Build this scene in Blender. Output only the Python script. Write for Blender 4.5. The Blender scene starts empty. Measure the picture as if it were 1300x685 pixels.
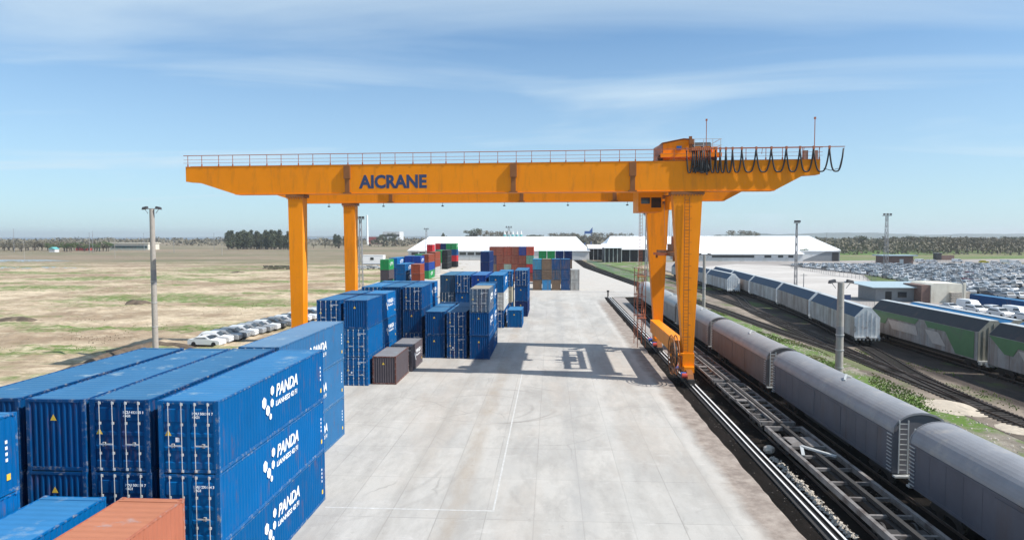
import bpy, math, random
from mathutils import Vector, Matrix, noise
random.seed(7)
R = math.radians
S = bpy.context.scene
# ------------------------------------------------------------------ camera
F, YAW, PIT, ROL, CAMH = 858.6, 0.0579, 0.0498, -0.0008, 15.23
fw = Vector((-math.sin(YAW)*math.cos(PIT), math.cos(YAW)*math.cos(PIT), -math.sin(PIT)))
r0 = Vector((math.cos(YAW), math.sin(YAW), 0)); u0 = r0.cross(fw)
cr = r0*math.cos(ROL)+u0*math.sin(ROL); cu = -r0*math.sin(ROL)+u0*math.cos(ROL)
cam = bpy.data.cameras.new('camera'); co = bpy.data.objects.new('camera', cam); S.collection.objects.link(co)
m = Matrix((cr, cu, -fw)).transposed().to_4x4(); m.translation = (0, 0, CAMH); co.matrix_world = m
cam.sensor_width = 36; cam.lens = F/1300*36; cam.clip_start = .5; cam.clip_end = 30000
S.camera = co
# ------------------------------------------------------------------ light
SX, SY = -0.885, 0.21                     # shadow shift per metre of height
EL = math.atan(1/math.hypot(SX, SY)); AZ = math.atan2(-SY, -SX)
w = bpy.data.worlds.new('World'); S.world = w; w.use_nodes = True
nt = w.node_tree; nt.nodes.clear()
def N(nt, t, **k):
    n = nt.nodes.new(t)
    for a, b in k.items(): setattr(n, a, b)
    return n
out = N(nt, 'ShaderNodeOutputWorld'); bg = N(nt, 'ShaderNodeBackground'); sky = N(nt, 'ShaderNodeTexSky', sky_type='NISHITA')
sky.sun_disc = False; sky.sun_elevation = EL; sky.sun_rotation = math.pi/2-AZ
sky.air_density = 1.0; sky.dust_density = 0.3; sky.ozone_density = 1.5; sky.altitude = 100
tc = N(nt, 'ShaderNodeTexCoord'); sep = N(nt, 'ShaderNodeSeparateXYZ')
nt.links.new(tc.outputs['Generated'], sep.inputs[0])
# cirrus: project the view direction on a high flat layer
mx = N(nt, 'ShaderNodeMath', operation='MAXIMUM'); mx.inputs[1].default_value = .03; nt.links.new(sep.outputs[2], mx.inputs[0])
ad = N(nt, 'ShaderNodeMath', operation='ADD'); ad.inputs[1].default_value = .08; nt.links.new(mx.outputs[0], ad.inputs[0])
dx = N(nt, 'ShaderNodeMath', operation='DIVIDE'); nt.links.new(sep.outputs[0], dx.inputs[0]); nt.links.new(ad.outputs[0], dx.inputs[1])
dy = N(nt, 'ShaderNodeMath', operation='DIVIDE'); nt.links.new(sep.outputs[1], dy.inputs[0]); nt.links.new(ad.outputs[0], dy.inputs[1])
cb = N(nt, 'ShaderNodeCombineXYZ'); nt.links.new(dx.outputs[0], cb.inputs[0]); nt.links.new(dy.outputs[0], cb.inputs[1])
mp = N(nt, 'ShaderNodeMapping'); mp.inputs['Rotation'].default_value = (0, 0, R(-24)); mp.inputs['Scale'].default_value = (.34, 1.0, 1); mp.inputs['Location'].default_value = (3.2, 1.4, 0)
nt.links.new(cb.outputs[0], mp.inputs[0])
n1 = N(nt, 'ShaderNodeTexNoise'); n1.inputs['Scale'].default_value = .75; n1.inputs['Detail'].default_value = 9; n1.inputs['Roughness'].default_value = .52; n1.inputs['Distortion'].default_value = .9
nt.links.new(mp.outputs[0], n1.inputs['Vector'])
mp2 = N(nt, 'ShaderNodeMapping'); mp2.inputs['Scale'].default_value = (.35, .35, 1); mp2.inputs['Location'].default_value = (7.2, 2.1, 0); nt.links.new(cb.outputs[0], mp2.inputs[0])
n2 = N(nt, 'ShaderNodeTexNoise'); n2.inputs['Scale'].default_value = .8; n2.inputs['Detail'].default_value = 4; nt.links.new(mp2.outputs[0], n2.inputs['Vector'])
r1 = N(nt, 'ShaderNodeMapRange'); r1.inputs[1].default_value = .33; r1.inputs[2].default_value = .74; nt.links.new(n1.outputs[0], r1.inputs[0])
r2 = N(nt, 'ShaderNodeMapRange'); r2.inputs[1].default_value = .24; r2.inputs[2].default_value = .52; nt.links.new(n2.outputs[0], r2.inputs[0])
ml = N(nt, 'ShaderNodeMath', operation='MULTIPLY'); nt.links.new(r1.outputs[0], ml.inputs[0]); nt.links.new(r2.outputs[0], ml.inputs[1])
# thin veil that thickens towards the horizon
rv = N(nt, 'ShaderNodeMapRange'); rv.inputs[1].default_value = .0; rv.inputs[2].default_value = .34; rv.inputs[3].default_value = .62; rv.inputs[4].default_value = .03; nt.links.new(sep.outputs[2], rv.inputs[0])
am = N(nt, 'ShaderNodeMath', operation='MAXIMUM'); nt.links.new(ml.outputs[0], am.inputs[0]); nt.links.new(rv.outputs[0], am.inputs[1])
mixc = N(nt, 'ShaderNodeMix', data_type='RGBA'); mixc.inputs[7].default_value = (6.6, 8.1, 9.2, 1)
nt.links.new(am.outputs[0], mixc.inputs[0]); tint_ = N(nt, 'ShaderNodeMix', data_type='RGBA', blend_type='MULTIPLY'); tint_.inputs[0].default_value = 1; tint_.inputs[7].default_value = (.66, 1.08, 1.36, 1); nt.links.new(sky.outputs[0], tint_.inputs[6]); nt.links.new(tint_.outputs[2], mixc.inputs[6]); nt.links.new(mixc.outputs[2], bg.inputs[0])
bg.inputs[1].default_value = 0.082
nt.links.new(bg.outputs[0], out.inputs[0])
sl = bpy.data.lights.new('sun', 'SUN'); sl.energy = 5.0; sl.angle = R(.53); sl.color = (1, .955, .89)
so = bpy.data.objects.new('sun', sl); S.collection.objects.link(so)
so.rotation_euler = Vector((-SX, -SY, 1)).to_track_quat('Z', 'Y').to_euler(); so.location = (60, 0, 80)
S.view_settings.view_transform = 'Standard'; S.view_settings.look = 'None'; S.view_settings.gamma = 1; S.view_settings.exposure = 0.36
S.view_settings.use_curve_mapping = False
S.cycles.max_bounces = 5; S.cycles.diffuse_bounces = 3; S.cycles.volume_bounces = 0

# ------------------------------------------------------------------ helpers
C = S.collection
def ground(u, v, z=0):                       # where the sight line of a photo point meets height z
    d = fw+cr*((u-650)/F)-cu*((v-342.5)/F); t = (z-CAMH)/d.z
    return (d.x*t, d.y*t)
class MB:
    def __init__(s): s.v = []; s.f = []; s.mi = []
    def add(s, vs, fs, mi=0):
        b = len(s.v); s.v += [tuple(x) for x in vs]; s.f += [tuple(b+i for i in f) for f in fs]; s.mi += [mi]*len(fs); return s
    def box(s, x0, y0, z0, x1, y1, z1, mi=0):
        return s.add([(x0,y0,z0),(x1,y0,z0),(x1,y1,z0),(x0,y1,z0),(x0,y0,z1),(x1,y0,z1),(x1,y1,z1),(x0,y1,z1)],
                     [(0,3,2,1),(4,5,6,7),(0,1,5,4),(1,2,6,5),(2,3,7,6),(3,0,4,7)], mi)
    def bar(s, a, b, t, t2=None, mi=0):       # rectangular bar from a to b
        a = Vector(a); b = Vector(b); d = (b-a).normalized(); t2 = t2 or t
        x = d.cross(Vector((0,0,1)));
        if x.length < 1e-3: x = Vector((1,0,0))
        x.normalize(); y = x.cross(d); x *= t/2; y *= t2/2
        vs = [a-x-y,a+x-y,a+x+y,a-x+y,b-x-y,b+x-y,b+x+y,b-x+y]
        return s.add(vs, [(0,3,2,1),(4,5,6,7),(0,1,5,4),(1,2,6,5),(2,3,7,6),(3,0,4,7)], mi)
    def tube(s, pts, r, n=6, mi=0, caps=True):
        rings = []; pts = [Vector(p) for p in pts]; rr = r if isinstance(r, (list, tuple)) else [r]*len(pts)
        for i, p in enumerate(pts):
            d = (pts[min(i+1, len(pts)-1)]-pts[max(i-1, 0)]).normalized()
            x = d.cross(Vector((0,0,1)))
            if x.length < .05: x = d.cross(Vector((0,1,0)))
            x.normalize(); y = x.cross(d)
            rings.append([p+(x*math.cos(a*math.tau/n)+y*math.sin(a*math.tau/n))*rr[i] for a in range(n)])
        vs = [v for g in rings for v in g]; fs = []
        for i in range(len(pts)-1):
            for a in range(n): fs.append((i*n+a, i*n+(a+1)%n, (i+1)*n+(a+1)%n, (i+1)*n+a))
        if caps: fs += [tuple(range(n))[::-1], tuple((len(pts)-1)*n+a for a in range(n))]
        return s.add(vs, fs, mi)
    def prism(s, prof, axis, a0, a1, mi=0):    # closed profile extruded along an axis ('x': prof=(y,z), 'y': (x,z), 'z': (x,y))
        n = len(prof)
        f = {'x': lambda p, a: (a, p[0], p[1]), 'y': lambda p, a: (p[0], a, p[1]), 'z': lambda p, a: (p[0], p[1], a)}[axis]
        vs = [f(p, a0) for p in prof]+[f(p, a1) for p in prof]
        fs = [(i, (i+1)%n, n+(i+1)%n, n+i) for i in range(n)]+[tuple(range(n))[::-1], tuple(range(n, 2*n))]
        return s.add(vs, fs, mi)
    def mesh(s, name, mats, smooth=False):
        me = bpy.data.meshes.new(name); me.from_pydata(s.v, [], s.f); 
        for q in (mats if isinstance(mats, (list, tuple)) else [mats]): me.materials.append(q)
        me.polygons.foreach_set('material_index', s.mi)
        if smooth: me.polygons.foreach_set('use_smooth', [True]*len(s.f))
        me.update()
        import bmesh
        bm = bmesh.new(); bm.from_mesh(me); bmesh.ops.recalc_face_normals(bm, faces=bm.faces); bm.to_mesh(me); bm.free()
        return me
    def build(s, name, mats, parent=None, smooth=False, loc=None):
        return link(name, s.mesh(name, mats, smooth), parent, loc)
def link(name, me, parent=None, loc=None):
    o = bpy.data.objects.new(name, me); C.objects.link(o)
    if parent: o.parent = parent
    if loc: o.location = loc
    return o
def tag(o, label=None, cat=None, group=None, kind=None):
    if label: o['label'] = label
    if cat: o['category'] = cat
    if group: o['group'] = group
    if kind: o['kind'] = kind
    return o
def empty(name, loc, label, cat, group=None, rz=0):
    o = bpy.data.objects.new(name, None); C.objects.link(o); o.location = loc; o.rotation_euler[2] = rz; o.empty_display_size = .3
    return tag(o, label, cat, group)
def kids(o): return [c for c in C.objects if c.parent == o]
def copy_tree(o, parent=None, ch=None):
    c = o.copy(); C.objects.link(c)
    if parent: c.parent = parent
    for k in list(o.children): copy_tree(k, c)
    return c
def paint(o, col):
    o.color = (*col, 1)
    for k in o.children_recursive: k.color = (*col, 1)
# ---- materials
def mat(name, col=None, rough=.6, metal=0, var=.12, vscale=1.5, dirt=None, dirt_amt=.0, dscale=.6, bump=0, bscale=30, fade=None, fade_amt=0, emis=None, spec=.5, streak=False):
    """col None -> object colour. var: brightness noise, dirt: patchy second colour."""
    M = bpy.data.materials.new(name); M.use_nodes = True; t = M.node_tree; b = t.nodes['Principled BSDF']
    b.inputs['Roughness'].default_value = rough; b.inputs['Metallic'].default_value = metal; b.inputs['Specular IOR Level'].default_value = spec
    tcn = N(t, 'ShaderNodeTexCoord'); oi = N(t, 'ShaderNodeObjectInfo')
    v = N(t, 'ShaderNodeVectorMath', operation='ADD'); t.links.new(tcn.outputs['Object'], v.inputs[0])
    sc = N(t, 'ShaderNodeVectorMath', operation='SCALE'); sc.inputs[0].default_value = (17, 31, 11); t.links.new(oi.outputs['Random'], sc.inputs['Scale']); t.links.new(sc.outputs[0], v.inputs[1])
    vec = v.outputs[0]
    if col is None: src = oi.outputs['Color']
    else:
        rgb = N(t, 'ShaderNodeRGB'); rgb.outputs[0].default_value = (*col, 1); src = rgb.outputs[0]
    if fade:
        mf = N(t, 'ShaderNodeMix', data_type='RGBA'); mf.inputs[0].default_value = fade_amt; mf.inputs[7].default_value = (*fade, 1); t.links.new(src, mf.inputs[6]); src = mf.outputs[2]
    if var:
        nz = N(t, 'ShaderNodeTexNoise'); nz.inputs['Scale'].default_value = vscale; nz.inputs['Detail'].default_value = 6; nz.inputs['Roughness'].default_value = .65; t.links.new(vec, nz.inputs['Vector'])
        mr = N(t, 'ShaderNodeMapRange'); mr.inputs[1].default_value = .3; mr.inputs[2].default_value = .7; mr.inputs[3].default_value = 1-var; mr.inputs[4].default_value = 1+var; t.links.new(nz.outputs[0], mr.inputs[0])
        hs = N(t, 'ShaderNodeVectorMath', operation='SCALE'); t.links.new(src, hs.inputs[0]); t.links.new(mr.outputs[0], hs.inputs['Scale']); src = hs.outputs[0]
    if dirt:
        nz = N(t, 'ShaderNodeTexNoise'); nz.inputs['Scale'].default_value = dscale; nz.inputs['Detail'].default_value = 8; nz.inputs['Roughness'].default_value = .7
        if streak:
            mpp = N(t, 'ShaderNodeMapping'); mpp.inputs['Scale'].default_value = (1, 1, .16); t.links.new(vec, mpp.inputs[0]); t.links.new(mpp.outputs[0], nz.inputs['Vector'])
        else: t.links.new(vec, nz.inputs['Vector'])
        mr = N(t, 'ShaderNodeMapRange'); c0 = .68-.3*dirt_amt; mr.inputs[1].default_value = c0-.06; mr.inputs[2].default_value = c0+.1; mr.inputs[4].default_value = .5 if streak else .8; t.links.new(nz.outputs[0], mr.inputs[0])
        md = N(t, 'ShaderNodeMix', data_type='RGBA'); md.inputs[7].default_value = (*dirt, 1); t.links.new(mr.outputs[0], md.inputs[0]); t.links.new(src, md.inputs[6]); src = md.outputs[2]
    t.links.new(src, b.inputs['Base Color'])
    if bump:
        nb = N(t, 'ShaderNodeTexNoise'); nb.inputs['Scale'].default_value = bscale; nb.inputs['Detail'].default_value = 5; t.links.new(vec, nb.inputs['Vector'])
        bp = N(t, 'ShaderNodeBump'); bp.inputs['Strength'].default_value = bump; bp.inputs['Distance'].default_value = .05; t.links.new(nb.outputs[0], bp.inputs['Height']); t.links.new(bp.outputs[0], b.inputs['Normal'])
    return M
RUST = (.16, .06, .025)
M = dict(
 wall=mat('container_paint', None, .6, spec=.1, var=.07, vscale=.8, dirt=RUST, dirt_amt=.22, dscale=2.6, streak=True),
 oldwall=mat('weathered_container_paint', None, .65, var=.22, vscale=.9, dirt=(.2,.1,.05), dirt_amt=.45, dscale=1.5, streak=True),
 roof=mat('container_roof_paint', None, .55, spec=.15, var=.08, vscale=.5, dirt=(.30,.38,.42), dirt_amt=.16, dscale=.7),
 frame=mat('container_frame_paint', None, .5, spec=.2, var=.12, vscale=3, dirt=(.30,.30,.29), dirt_amt=.3, dscale=4),
 galv=mat('galvanised_steel', (.55,.56,.55), .4, .3, var=.15, vscale=6),
 white=mat('white_lettering', (.82,.84,.86), .6, var=.04),
 yellow=mat('yellow_sticker', (.75,.5,.06), .6, var=.1),
 black=mat('black_rubber', (.02,.02,.022), .6, var=.1),
 orange=mat('orange_crane_paint', (.88,.268,.003), .5, spec=.2, var=.05, vscale=.35, dirt=(.50,.17,.02), dirt_amt=.35, dscale=1.1, streak=True),
 orange2=mat('dark_orange_bracket', (.24,.085,.02), .6, var=.12),
 redrail=mat('red_oxide_handrail', (.40,.12,.05), .6, var=.1),
 mesh=mat('grey_mesh_panel', (.32,.2,.17), .7, var=.2, vscale=9),
 navy=mat('navy_lettering', (.025,.05,.13), .6, var=.05),
 bluem=mat('blue_motor', (.02,.1,.35), .4, var=.1),
 redm=mat('red_motor', (.45,.05,.03), .5, var=.1),
 hopper=mat('wagon_paint', None, .55, spec=.25, var=.13, vscale=.5, dirt=(.12,.085,.065), dirt_amt=.25, dscale=.5, streak=True),
 hopper_roof=mat('wagon_roof_paint', None, .42, var=.12, vscale=.7, fade=(.5,.5,.5), fade_amt=.32, dirt=(.36,.33,.30), dirt_amt=.3, dscale=.6),
 rustw=mat('rusty_wagon_side', None, .6, var=.2, vscale=.7, dirt=(.17,.10,.07), dirt_amt=.62, dscale=.55, streak=True),
 bogie=mat('bogie_steel', (.03,.027,.025), .7, var=.3, vscale=5),
 skel=mat('flat_wagon_steel', (.21,.195,.185), .6, var=.35, vscale=3, dirt=(.05,.03,.022), dirt_amt=.5, dscale=1.5),
 rail=mat('rail_steel', (.10,.075,.06), .5, .2, var=.2, vscale=2), 
 rusthead=mat('worn_rail_head', (.11,.085,.07), .45, .2, var=.25),
 railtop=mat('polished_rail_head', (.78,.76,.73), .35, .0, var=.08),
 sleeper=mat('dark_sleeper', (.035,.030,.026), .85, var=.3, vscale=2),
 conc=mat('concrete_post', (.36,.335,.305), .85, var=.15, vscale=2, dirt=(.2,.18,.16), dirt_amt=.3, dscale=2, bump=.2),
 wroof=mat('white_sheet_roof', (.86,.87,.88), .5, var=.025, vscale=.05),
 wwall=mat('white_sheet_wall', (.62,.63,.63), .6, var=.08, vscale=.4, dirt=(.35,.33,.3), dirt_amt=.2),
 gwall=mat('grey_sheet_wall', (.22,.235,.25), .6, var=.1),
 dwall=mat('black_shed_wall', (.02,.021,.024), .7, var=.2),
 groof=mat('pale_blue_roof', (.33,.42,.46), .55, var=.08),
 brick=mat('brown_wall', (.19,.12,.10), .85, var=.2),
 cream=mat('cream_sheeting', (.68,.64,.54), .7, var=.1, vscale=.6, dirt=(.4,.33,.25), dirt_amt=.3, streak=True),
 teal=mat('teal_steel', (.12,.42,.42), .5, var=.1),
 glass=mat('dark_glass', (.02,.025,.03), .12, var=0, spec=.8),
 car=mat('car_paint', None, .3, var=.03, spec=.35),
 tyre=mat('tyre_rubber', (.02,.02,.02), .8, var=.1),
 lamp=mat('lamp_housing', (.05,.05,.055), .5, var=.1),
 steel=mat('grey_lattice_steel', (.24,.24,.25), .6, var=.15),
 bark=mat('bark', (.12,.10,.08), .9, var=.25, vscale=3),
 leaf_dark=mat('dark_foliage', (.07,.085,.045), .8, var=.4, vscale=.35),
 leaf_brown=mat('budding_foliage', (.15,.135,.095), .85, var=.15, vscale=.3),
 leaf_green=mat('green_foliage', (.07,.11,.03), .8, var=.4, vscale=.4),
 grass=mat('grass_blades', (.13,.20,.04), .8, var=.4, vscale=.2, dirt=(.3,.24,.12), dirt_amt=.3, dscale=.2),
 palegreen=mat('pale_green_wire', (.22,.33,.27), .6, var=.1),
 sand=mat('pale_sand', (.46,.40,.32), .95, var=.15, vscale=2),
 stone=mat('pale_stone', (.42,.38,.33), .9, var=.3, vscale=4),
 dust=mat('dark_soil', (.035,.030,.026), .95, var=.3),
 paintw=mat('road_paint', (.60,.60,.58), .7, var=.12, vscale=1.2, dirt=(.43,.42,.395), dirt_amt=.85, dscale=3),
 green=mat('wagon_green', (.085,.20,.09), .5, var=.12, vscale=.6, dirt=(.1,.1,.09), dirt_amt=.2),
 greyd=mat('wagon_grey_panel', (.27,.26,.26), .5, var=.12, vscale=.6),
 redb=mat('red_sheeting', (.36,.06,.05), .6, var=.1),
)
# ---- ground shaders (world position)
def gshader(name, build):
    Mx = bpy.data.materials.new(name); Mx.use_nodes = True; t = Mx.node_tree; b = t.nodes['Principled BSDF']
    b.inputs['Roughness'].default_value = .9; b.inputs['Specular IOR Level'].default_value = .25
    g = N(t, 'ShaderNodeNewGeometry')
    build(t, b, g.outputs['Position']); return Mx
def nz(t, vec, scale, det=6, rough=.6, sx=1, sy=1, loc=(0,0,0)):
    mp = N(t, 'ShaderNodeMapping'); mp.inputs['Scale'].default_value = (sx, sy, 1); mp.inputs['Location'].default_value = loc; t.links.new(vec, mp.inputs[0])
    n = N(t, 'ShaderNodeTexNoise'); n.inputs['Scale'].default_value = scale; n.inputs['Detail'].default_value = det; n.inputs['Roughness'].default_value = rough
    t.links.new(mp.outputs[0], n.inputs['Vector']); return n.outputs[0]
def mr(t, x, a, b, c=0, d=1):
    n = N(t, 'ShaderNodeMapRange'); n.inputs[1].default_value = a; n.inputs[2].default_value = b; n.inputs[3].default_value = c; n.inputs[4].default_value = d; t.links.new(x, n.inputs[0]); return n.outputs[0]
def mix(t, f, a, b):
    n = N(t, 'ShaderNodeMix', data_type='RGBA')
    for i, x in ((0, f), (6, a), (7, b)):
        if isinstance(x, (int, float)): n.inputs[i].default_value = x
        elif isinstance(x, tuple): n.inputs[i].default_value = (*x, 1)
        else: t.links.new(x, n.inputs[i])
    return n.outputs[2]
def mth(t, op, a, b=None):
    n = N(t, 'ShaderNodeMath', operation=op)
    for i, x in ((0, a), (1, b)):
        if x is None: continue
        if isinstance(x, (int, float)): n.inputs[i].default_value = x
        else: t.links.new(x, n.inputs[i])
    return n.outputs[0]
def bumpn(t, b, h, st, dist=.05):
    bp = N(t, 'ShaderNodeBump'); bp.inputs['Strength'].default_value = st; bp.inputs['Distance'].default_value = dist; t.links.new(h, bp.inputs['Height']); t.links.new(bp.outputs[0], b.inputs['Normal'])
def sh_field(t, b, P):
    sp = N(t, 'ShaderNodeSeparateXYZ'); t.links.new(P, sp.inputs[0])
    c = mix(t, mr(t, nz(t, P, .045, 9, .72), .40, .56), (.29,.215,.14), (.57,.465,.325))
    c = mix(t, mr(t, nz(t, P, .35, 7, .75), .5, .75), c, (.30,.24,.165))
    c = mix(t, mth(t, 'MULTIPLY', mr(t, nz(t, P, .020, 8, .62, .55, 1.3, (5, 2, 0)), .49, .58), .75), c, (.245,.17,.11))
    g = mth(t, 'MULTIPLY', mr(t, nz(t, P, .032, 9, .68, .5, 1.25, (31, 12, 0)), .50, .555), mr(t, nz(t, P, .5, 7, .75), .36, .54))
    c = mix(t, g, c, (.10,.175,.03))
    c = mix(t, mth(t, 'MULTIPLY', mr(t, nz(t, P, 1.1, 8, .8, .6, 1.2, (2, 7, 0)), .52, .68), .55), c, (.19,.145,.10))
    c = mix(t, mth(t, 'MULTIPLY', mr(t, nz(t, P, .16, 9, .8, .7, 1.1, (8, 1, 0)), .50, .60), .55), c, (.225,.16,.10))
    c = mix(t, mth(t, 'MULTIPLY', mr(t, nz(t, P, .22, 9, .8, .7, 1.1, (1, 6, 0)), .53, .63), .6), c, (.66,.56,.41))
    c = mix(t, mth(t, 'MULTIPLY', mr(t, nz(t, P, .5, 8, .85, .8, 1.1, (6, 6, 0)), .54, .62), .5), c, (.15,.105,.065))
    far = mr(t, mth(t, 'ADD', sp.outputs[1], mth(t, 'MULTIPLY', nz(t, P, .012, 5, .6), 220)), 400, 520)
    fc = mix(t, mr(t, nz(t, P, .006, 8, .6, .5, 1.6), .42, .58), (.23,.175,.125), (.145,.135,.08))
    fc = mix(t, mth(t, 'MULTIPLY', mr(t, nz(t, P, .05, 5, .6), .55, .7), .6), fc, (.3,.25,.18))
    c = mix(t, mth(t, 'MULTIPLY', far, .85), c, fc)
    gr = mth(t, 'MULTIPLY', mr(t, sp.outputs[0], 100, 135), mr(t, sp.outputs[1], 380, 400))
    gc = mix(t, mr(t, nz(t, P, .012, 7, .6, .4, 1.8), .45, .56), (.09,.16,.035), (.20,.18,.10))
    c = mix(t, gr, c, gc)
    t.links.new(c, b.inputs['Base Color']); bumpn(t, b, nz(t, P, .6, 8, .7), .55, .5)
def sh_conc(t, b, P):
    sp = N(t, 'ShaderNodeSeparateXYZ'); t.links.new(P, sp.inputs[0])
    br = N(t, 'ShaderNodeTexBrick'); br.offset = 0; br.squash = 1
    br.inputs['Color1'].default_value = (.375,.365,.345,1); br.inputs['Color2'].default_value = (.485,.465,.43,1); br.inputs['Mortar'].default_value = (.27,.26,.24,1)
    br.inputs['Scale'].default_value = 1; br.inputs['Mortar Size'].default_value = .04; br.inputs['Mortar Smooth'].default_value = .4; br.inputs['Brick Width'].default_value = 2.62; br.inputs['Row Height'].default_value = 6.1; br.inputs['Bias'].default_value = .1
    mp = N(t, 'ShaderNodeMapping'); mp.inputs['Location'].default_value = (.9, 1.2, 0); t.links.new(P, mp.inputs[0]); t.links.new(mp.outputs[0], br.inputs['Vector'])
    c = br.outputs[0]
    c = mix(t, .30, c, (.37,.355,.33))
    c = mix(t, mth(t, 'MULTIPLY', mr(t, nz(t, P, .09, 8, .62), .40, .60), .6), c, (.48,.455,.415))
    c = mix(t, mth(t, 'MULTIPLY', mr(t, nz(t, P, .35, 9, .75, 1, .3), .43, .62), .72), c, (.31,.295,.272))
    c = mix(t, mth(t, 'MULTIPLY', mr(t, nz(t, P, 2.2, 6, .7), .60, .75), .5), c, (.26,.245,.22))
    c = mix(t, mth(t, 'MULTIPLY', mr(t, nz(t, P, .07, 5, .6, 2.2, .5, (3, 8, 0)), .5, .6), .4), c, (.40,.35,.30))
    c = mix(t, mth(t, 'MULTIPLY', mr(t, nz(t, P, .9, 8, .8, .5, 1, (1, 1, 0)), .56, .70), .45), c, (.56,.54,.51))
    vo = N(t, 'ShaderNodeTexVoronoi', feature='DISTANCE_TO_EDGE'); vo.inputs['Scale'].default_value = .16; wv = N(t, 'ShaderNodeVectorMath', operation='ADD'); wn = N(t, 'ShaderNodeTexNoise'); wn.inputs['Scale'].default_value = .6; t.links.new(P, wn.inputs['Vector']); t.links.new(P, wv.inputs[0]); t.links.new(wn.outputs['Color'], wv.inputs[1]); t.links.new(wv.outputs[0], vo.inputs['Vector'])
    c = mix(t, mth(t, 'MULTIPLY', mr(t, vo.outputs['Distance'], .0, .012, 1, 0), mth(t, 'MULTIPLY', mr(t, nz(t, P, .1, 3, .5, 1, 1, (7, 7, 0)), .5, .6), .55)), c, (.24,.23,.21))
    # wheel lanes running along the yard
    for x0, wd, col, a in ((-5.4, .9, (.33,.28,.225), .62), (-8.6, .7, (.30,.28,.25), .5), (1.7, 1.0, (.31,.305,.295), .5), (4.6, .8, (.52,.51,.48), .35), (9.2,.7,(.40,.385,.36),.25)):
        wob = mth(t, 'MULTIPLY', mth(t, 'SUBTRACT', nz(t, P, .06, 3, .5, .2, 1), .5), 1.6)
        d = mth(t, 'ABSOLUTE', mth(t, 'SUBTRACT', mth(t, 'ADD', sp.outputs[0], wob), x0))
        c = mix(t, mth(t, 'MULTIPLY', mth(t, 'MULTIPLY', mr(t, d, wd*.35, wd, 1, 0), mr(t, nz(t, P, .5, 6, .7, 1, .3), .35, .6)), a), c, col)
    # curved tyre marks
    for (cx, cy, r, a) in ((-5.5, 60, 6.2, .5), (-5.0, 61, 7.0, .45), (-6.2, 59, 4.6, .35), (14, 44, 17, .2), (15.2, 45, 17.2, .16), (2, 28, 8.5, .16), (-16, 44, 9, .2), (-15.2, 43.2, 9.4, .16),(-3.5,88,9,.25),(-5,110,14,.3)):
        ds = N(t, 'ShaderNodeVectorMath', operation='DISTANCE'); ds.inputs[1].default_value = (cx, cy, 0); t.links.new(P, ds.inputs[0])
        d = mth(t, 'ABSOLUTE', mth(t, 'SUBTRACT', ds.outputs['Value'], r))
        c = mix(t, mth(t, 'MULTIPLY', mth(t, 'MULTIPLY', mr(t, d, .08, .2, 1, 0), mr(t, nz(t, P, .16, 4, .5, 1, 1, (cx, cy, 0)), .46, .6)), a), c, (.24,.225,.205))
    # dusty brown edge beside the runway
    e = mr(t, mth(t, 'ADD', sp.outputs[0], mth(t, 'MULTIPLY', nz(t, P, .25, 6, .7), 1.6)), 11.2, 12.0)
    near = mr(t, sp.outputs[1], 150, 166, 1, 0)
    e0 = mr(t, mth(t, 'ABSOLUTE', mth(t, 'SUBTRACT', mth(t, 'ADD', sp.outputs[0], mth(t, 'MULTIPLY', nz(t, P, .25, 6, .7), 1.6)), 11.0)), .1, .5, 1, 0)
    c = mix(t, mth(t, 'MULTIPLY', mth(t, 'MULTIPLY', e0, near), .3), c, (.56,.53,.49))
    c = mix(t, mth(t, 'MULTIPLY', mth(t, 'MULTIPLY', e, near), .9), c, mix(t, mr(t, nz(t, P, .8, 7, .75), .38, .64), (.19,.15,.125), (.36,.305,.26)))
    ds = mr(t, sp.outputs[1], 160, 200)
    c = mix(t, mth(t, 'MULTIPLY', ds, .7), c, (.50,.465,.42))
    t.links.new(c, b.inputs['Base Color']); b.inputs['Roughness'].default_value = .8; bumpn(t, b, nz(t, P, 3, 6, .7), .15, .02)
def sh_bed(t, b, P):
    c = mix(t, mr(t, nz(t, P, .5, 8, .7, 1, .3), .4, .7), (.009,.008,.007), (.022,.018,.016))
    c = mix(t, mr(t, nz(t, P, 5, 4, .7), .66, .78), c, (.09,.08,.07))
    t.links.new(c, b.inputs['Base Color']); b.inputs['Specular IOR Level'].default_value = .05; bumpn(t, b, nz(t, P, 6, 5, .8), .8, .08)
def sh_verge(t, b, P):
    c = mix(t, mr(t, nz(t, P, .3, 9, .72), .38, .64), (.145,.125,.10), (.32,.285,.235))
    c = mix(t, mr(t, nz(t, P, 3.5, 5, .8), .58, .72), c, (.40,.37,.33))
    g = mth(t, 'MULTIPLY', mr(t, nz(t, P, .16, 7, .65, 1, .45, (4, 0, 0)), .42, .50), mr(t, nz(t, P, 1.6, 5, .7), .32, .5))
    c = mix(t, g, c, (.10,.175,.03))
    t.links.new(c, b.inputs['Base Color']); bumpn(t, b, nz(t, P, 2.5, 7, .8), .8, .15)
def sh_tbed(t, b, P):
    sp = N(t, 'ShaderNodeSeparateXYZ'); t.links.new(P, sp.inputs[0])
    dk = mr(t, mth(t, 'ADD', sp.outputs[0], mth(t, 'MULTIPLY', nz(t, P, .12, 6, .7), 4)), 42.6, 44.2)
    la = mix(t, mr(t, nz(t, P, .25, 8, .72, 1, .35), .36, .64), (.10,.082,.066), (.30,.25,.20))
    da = mix(t, mr(t, nz(t, P, .25, 8, .72, 1, .35), .4, .66), (.04,.031,.027), (.095,.075,.062))  # darker soil, with the shade of the hopper trains put into the colour
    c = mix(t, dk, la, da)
    c = mix(t, mth(t, 'MULTIPLY', mr(t, nz(t, P, .12, 6, .6, 1, .5, (9, 3, 0)), .54, .62), .75), c, (.10,.15,.035))
    t.links.new(c, b.inputs['Base Color']); bumpn(t, b, nz(t, P, 4, 6, .8), .8, .12)
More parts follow.
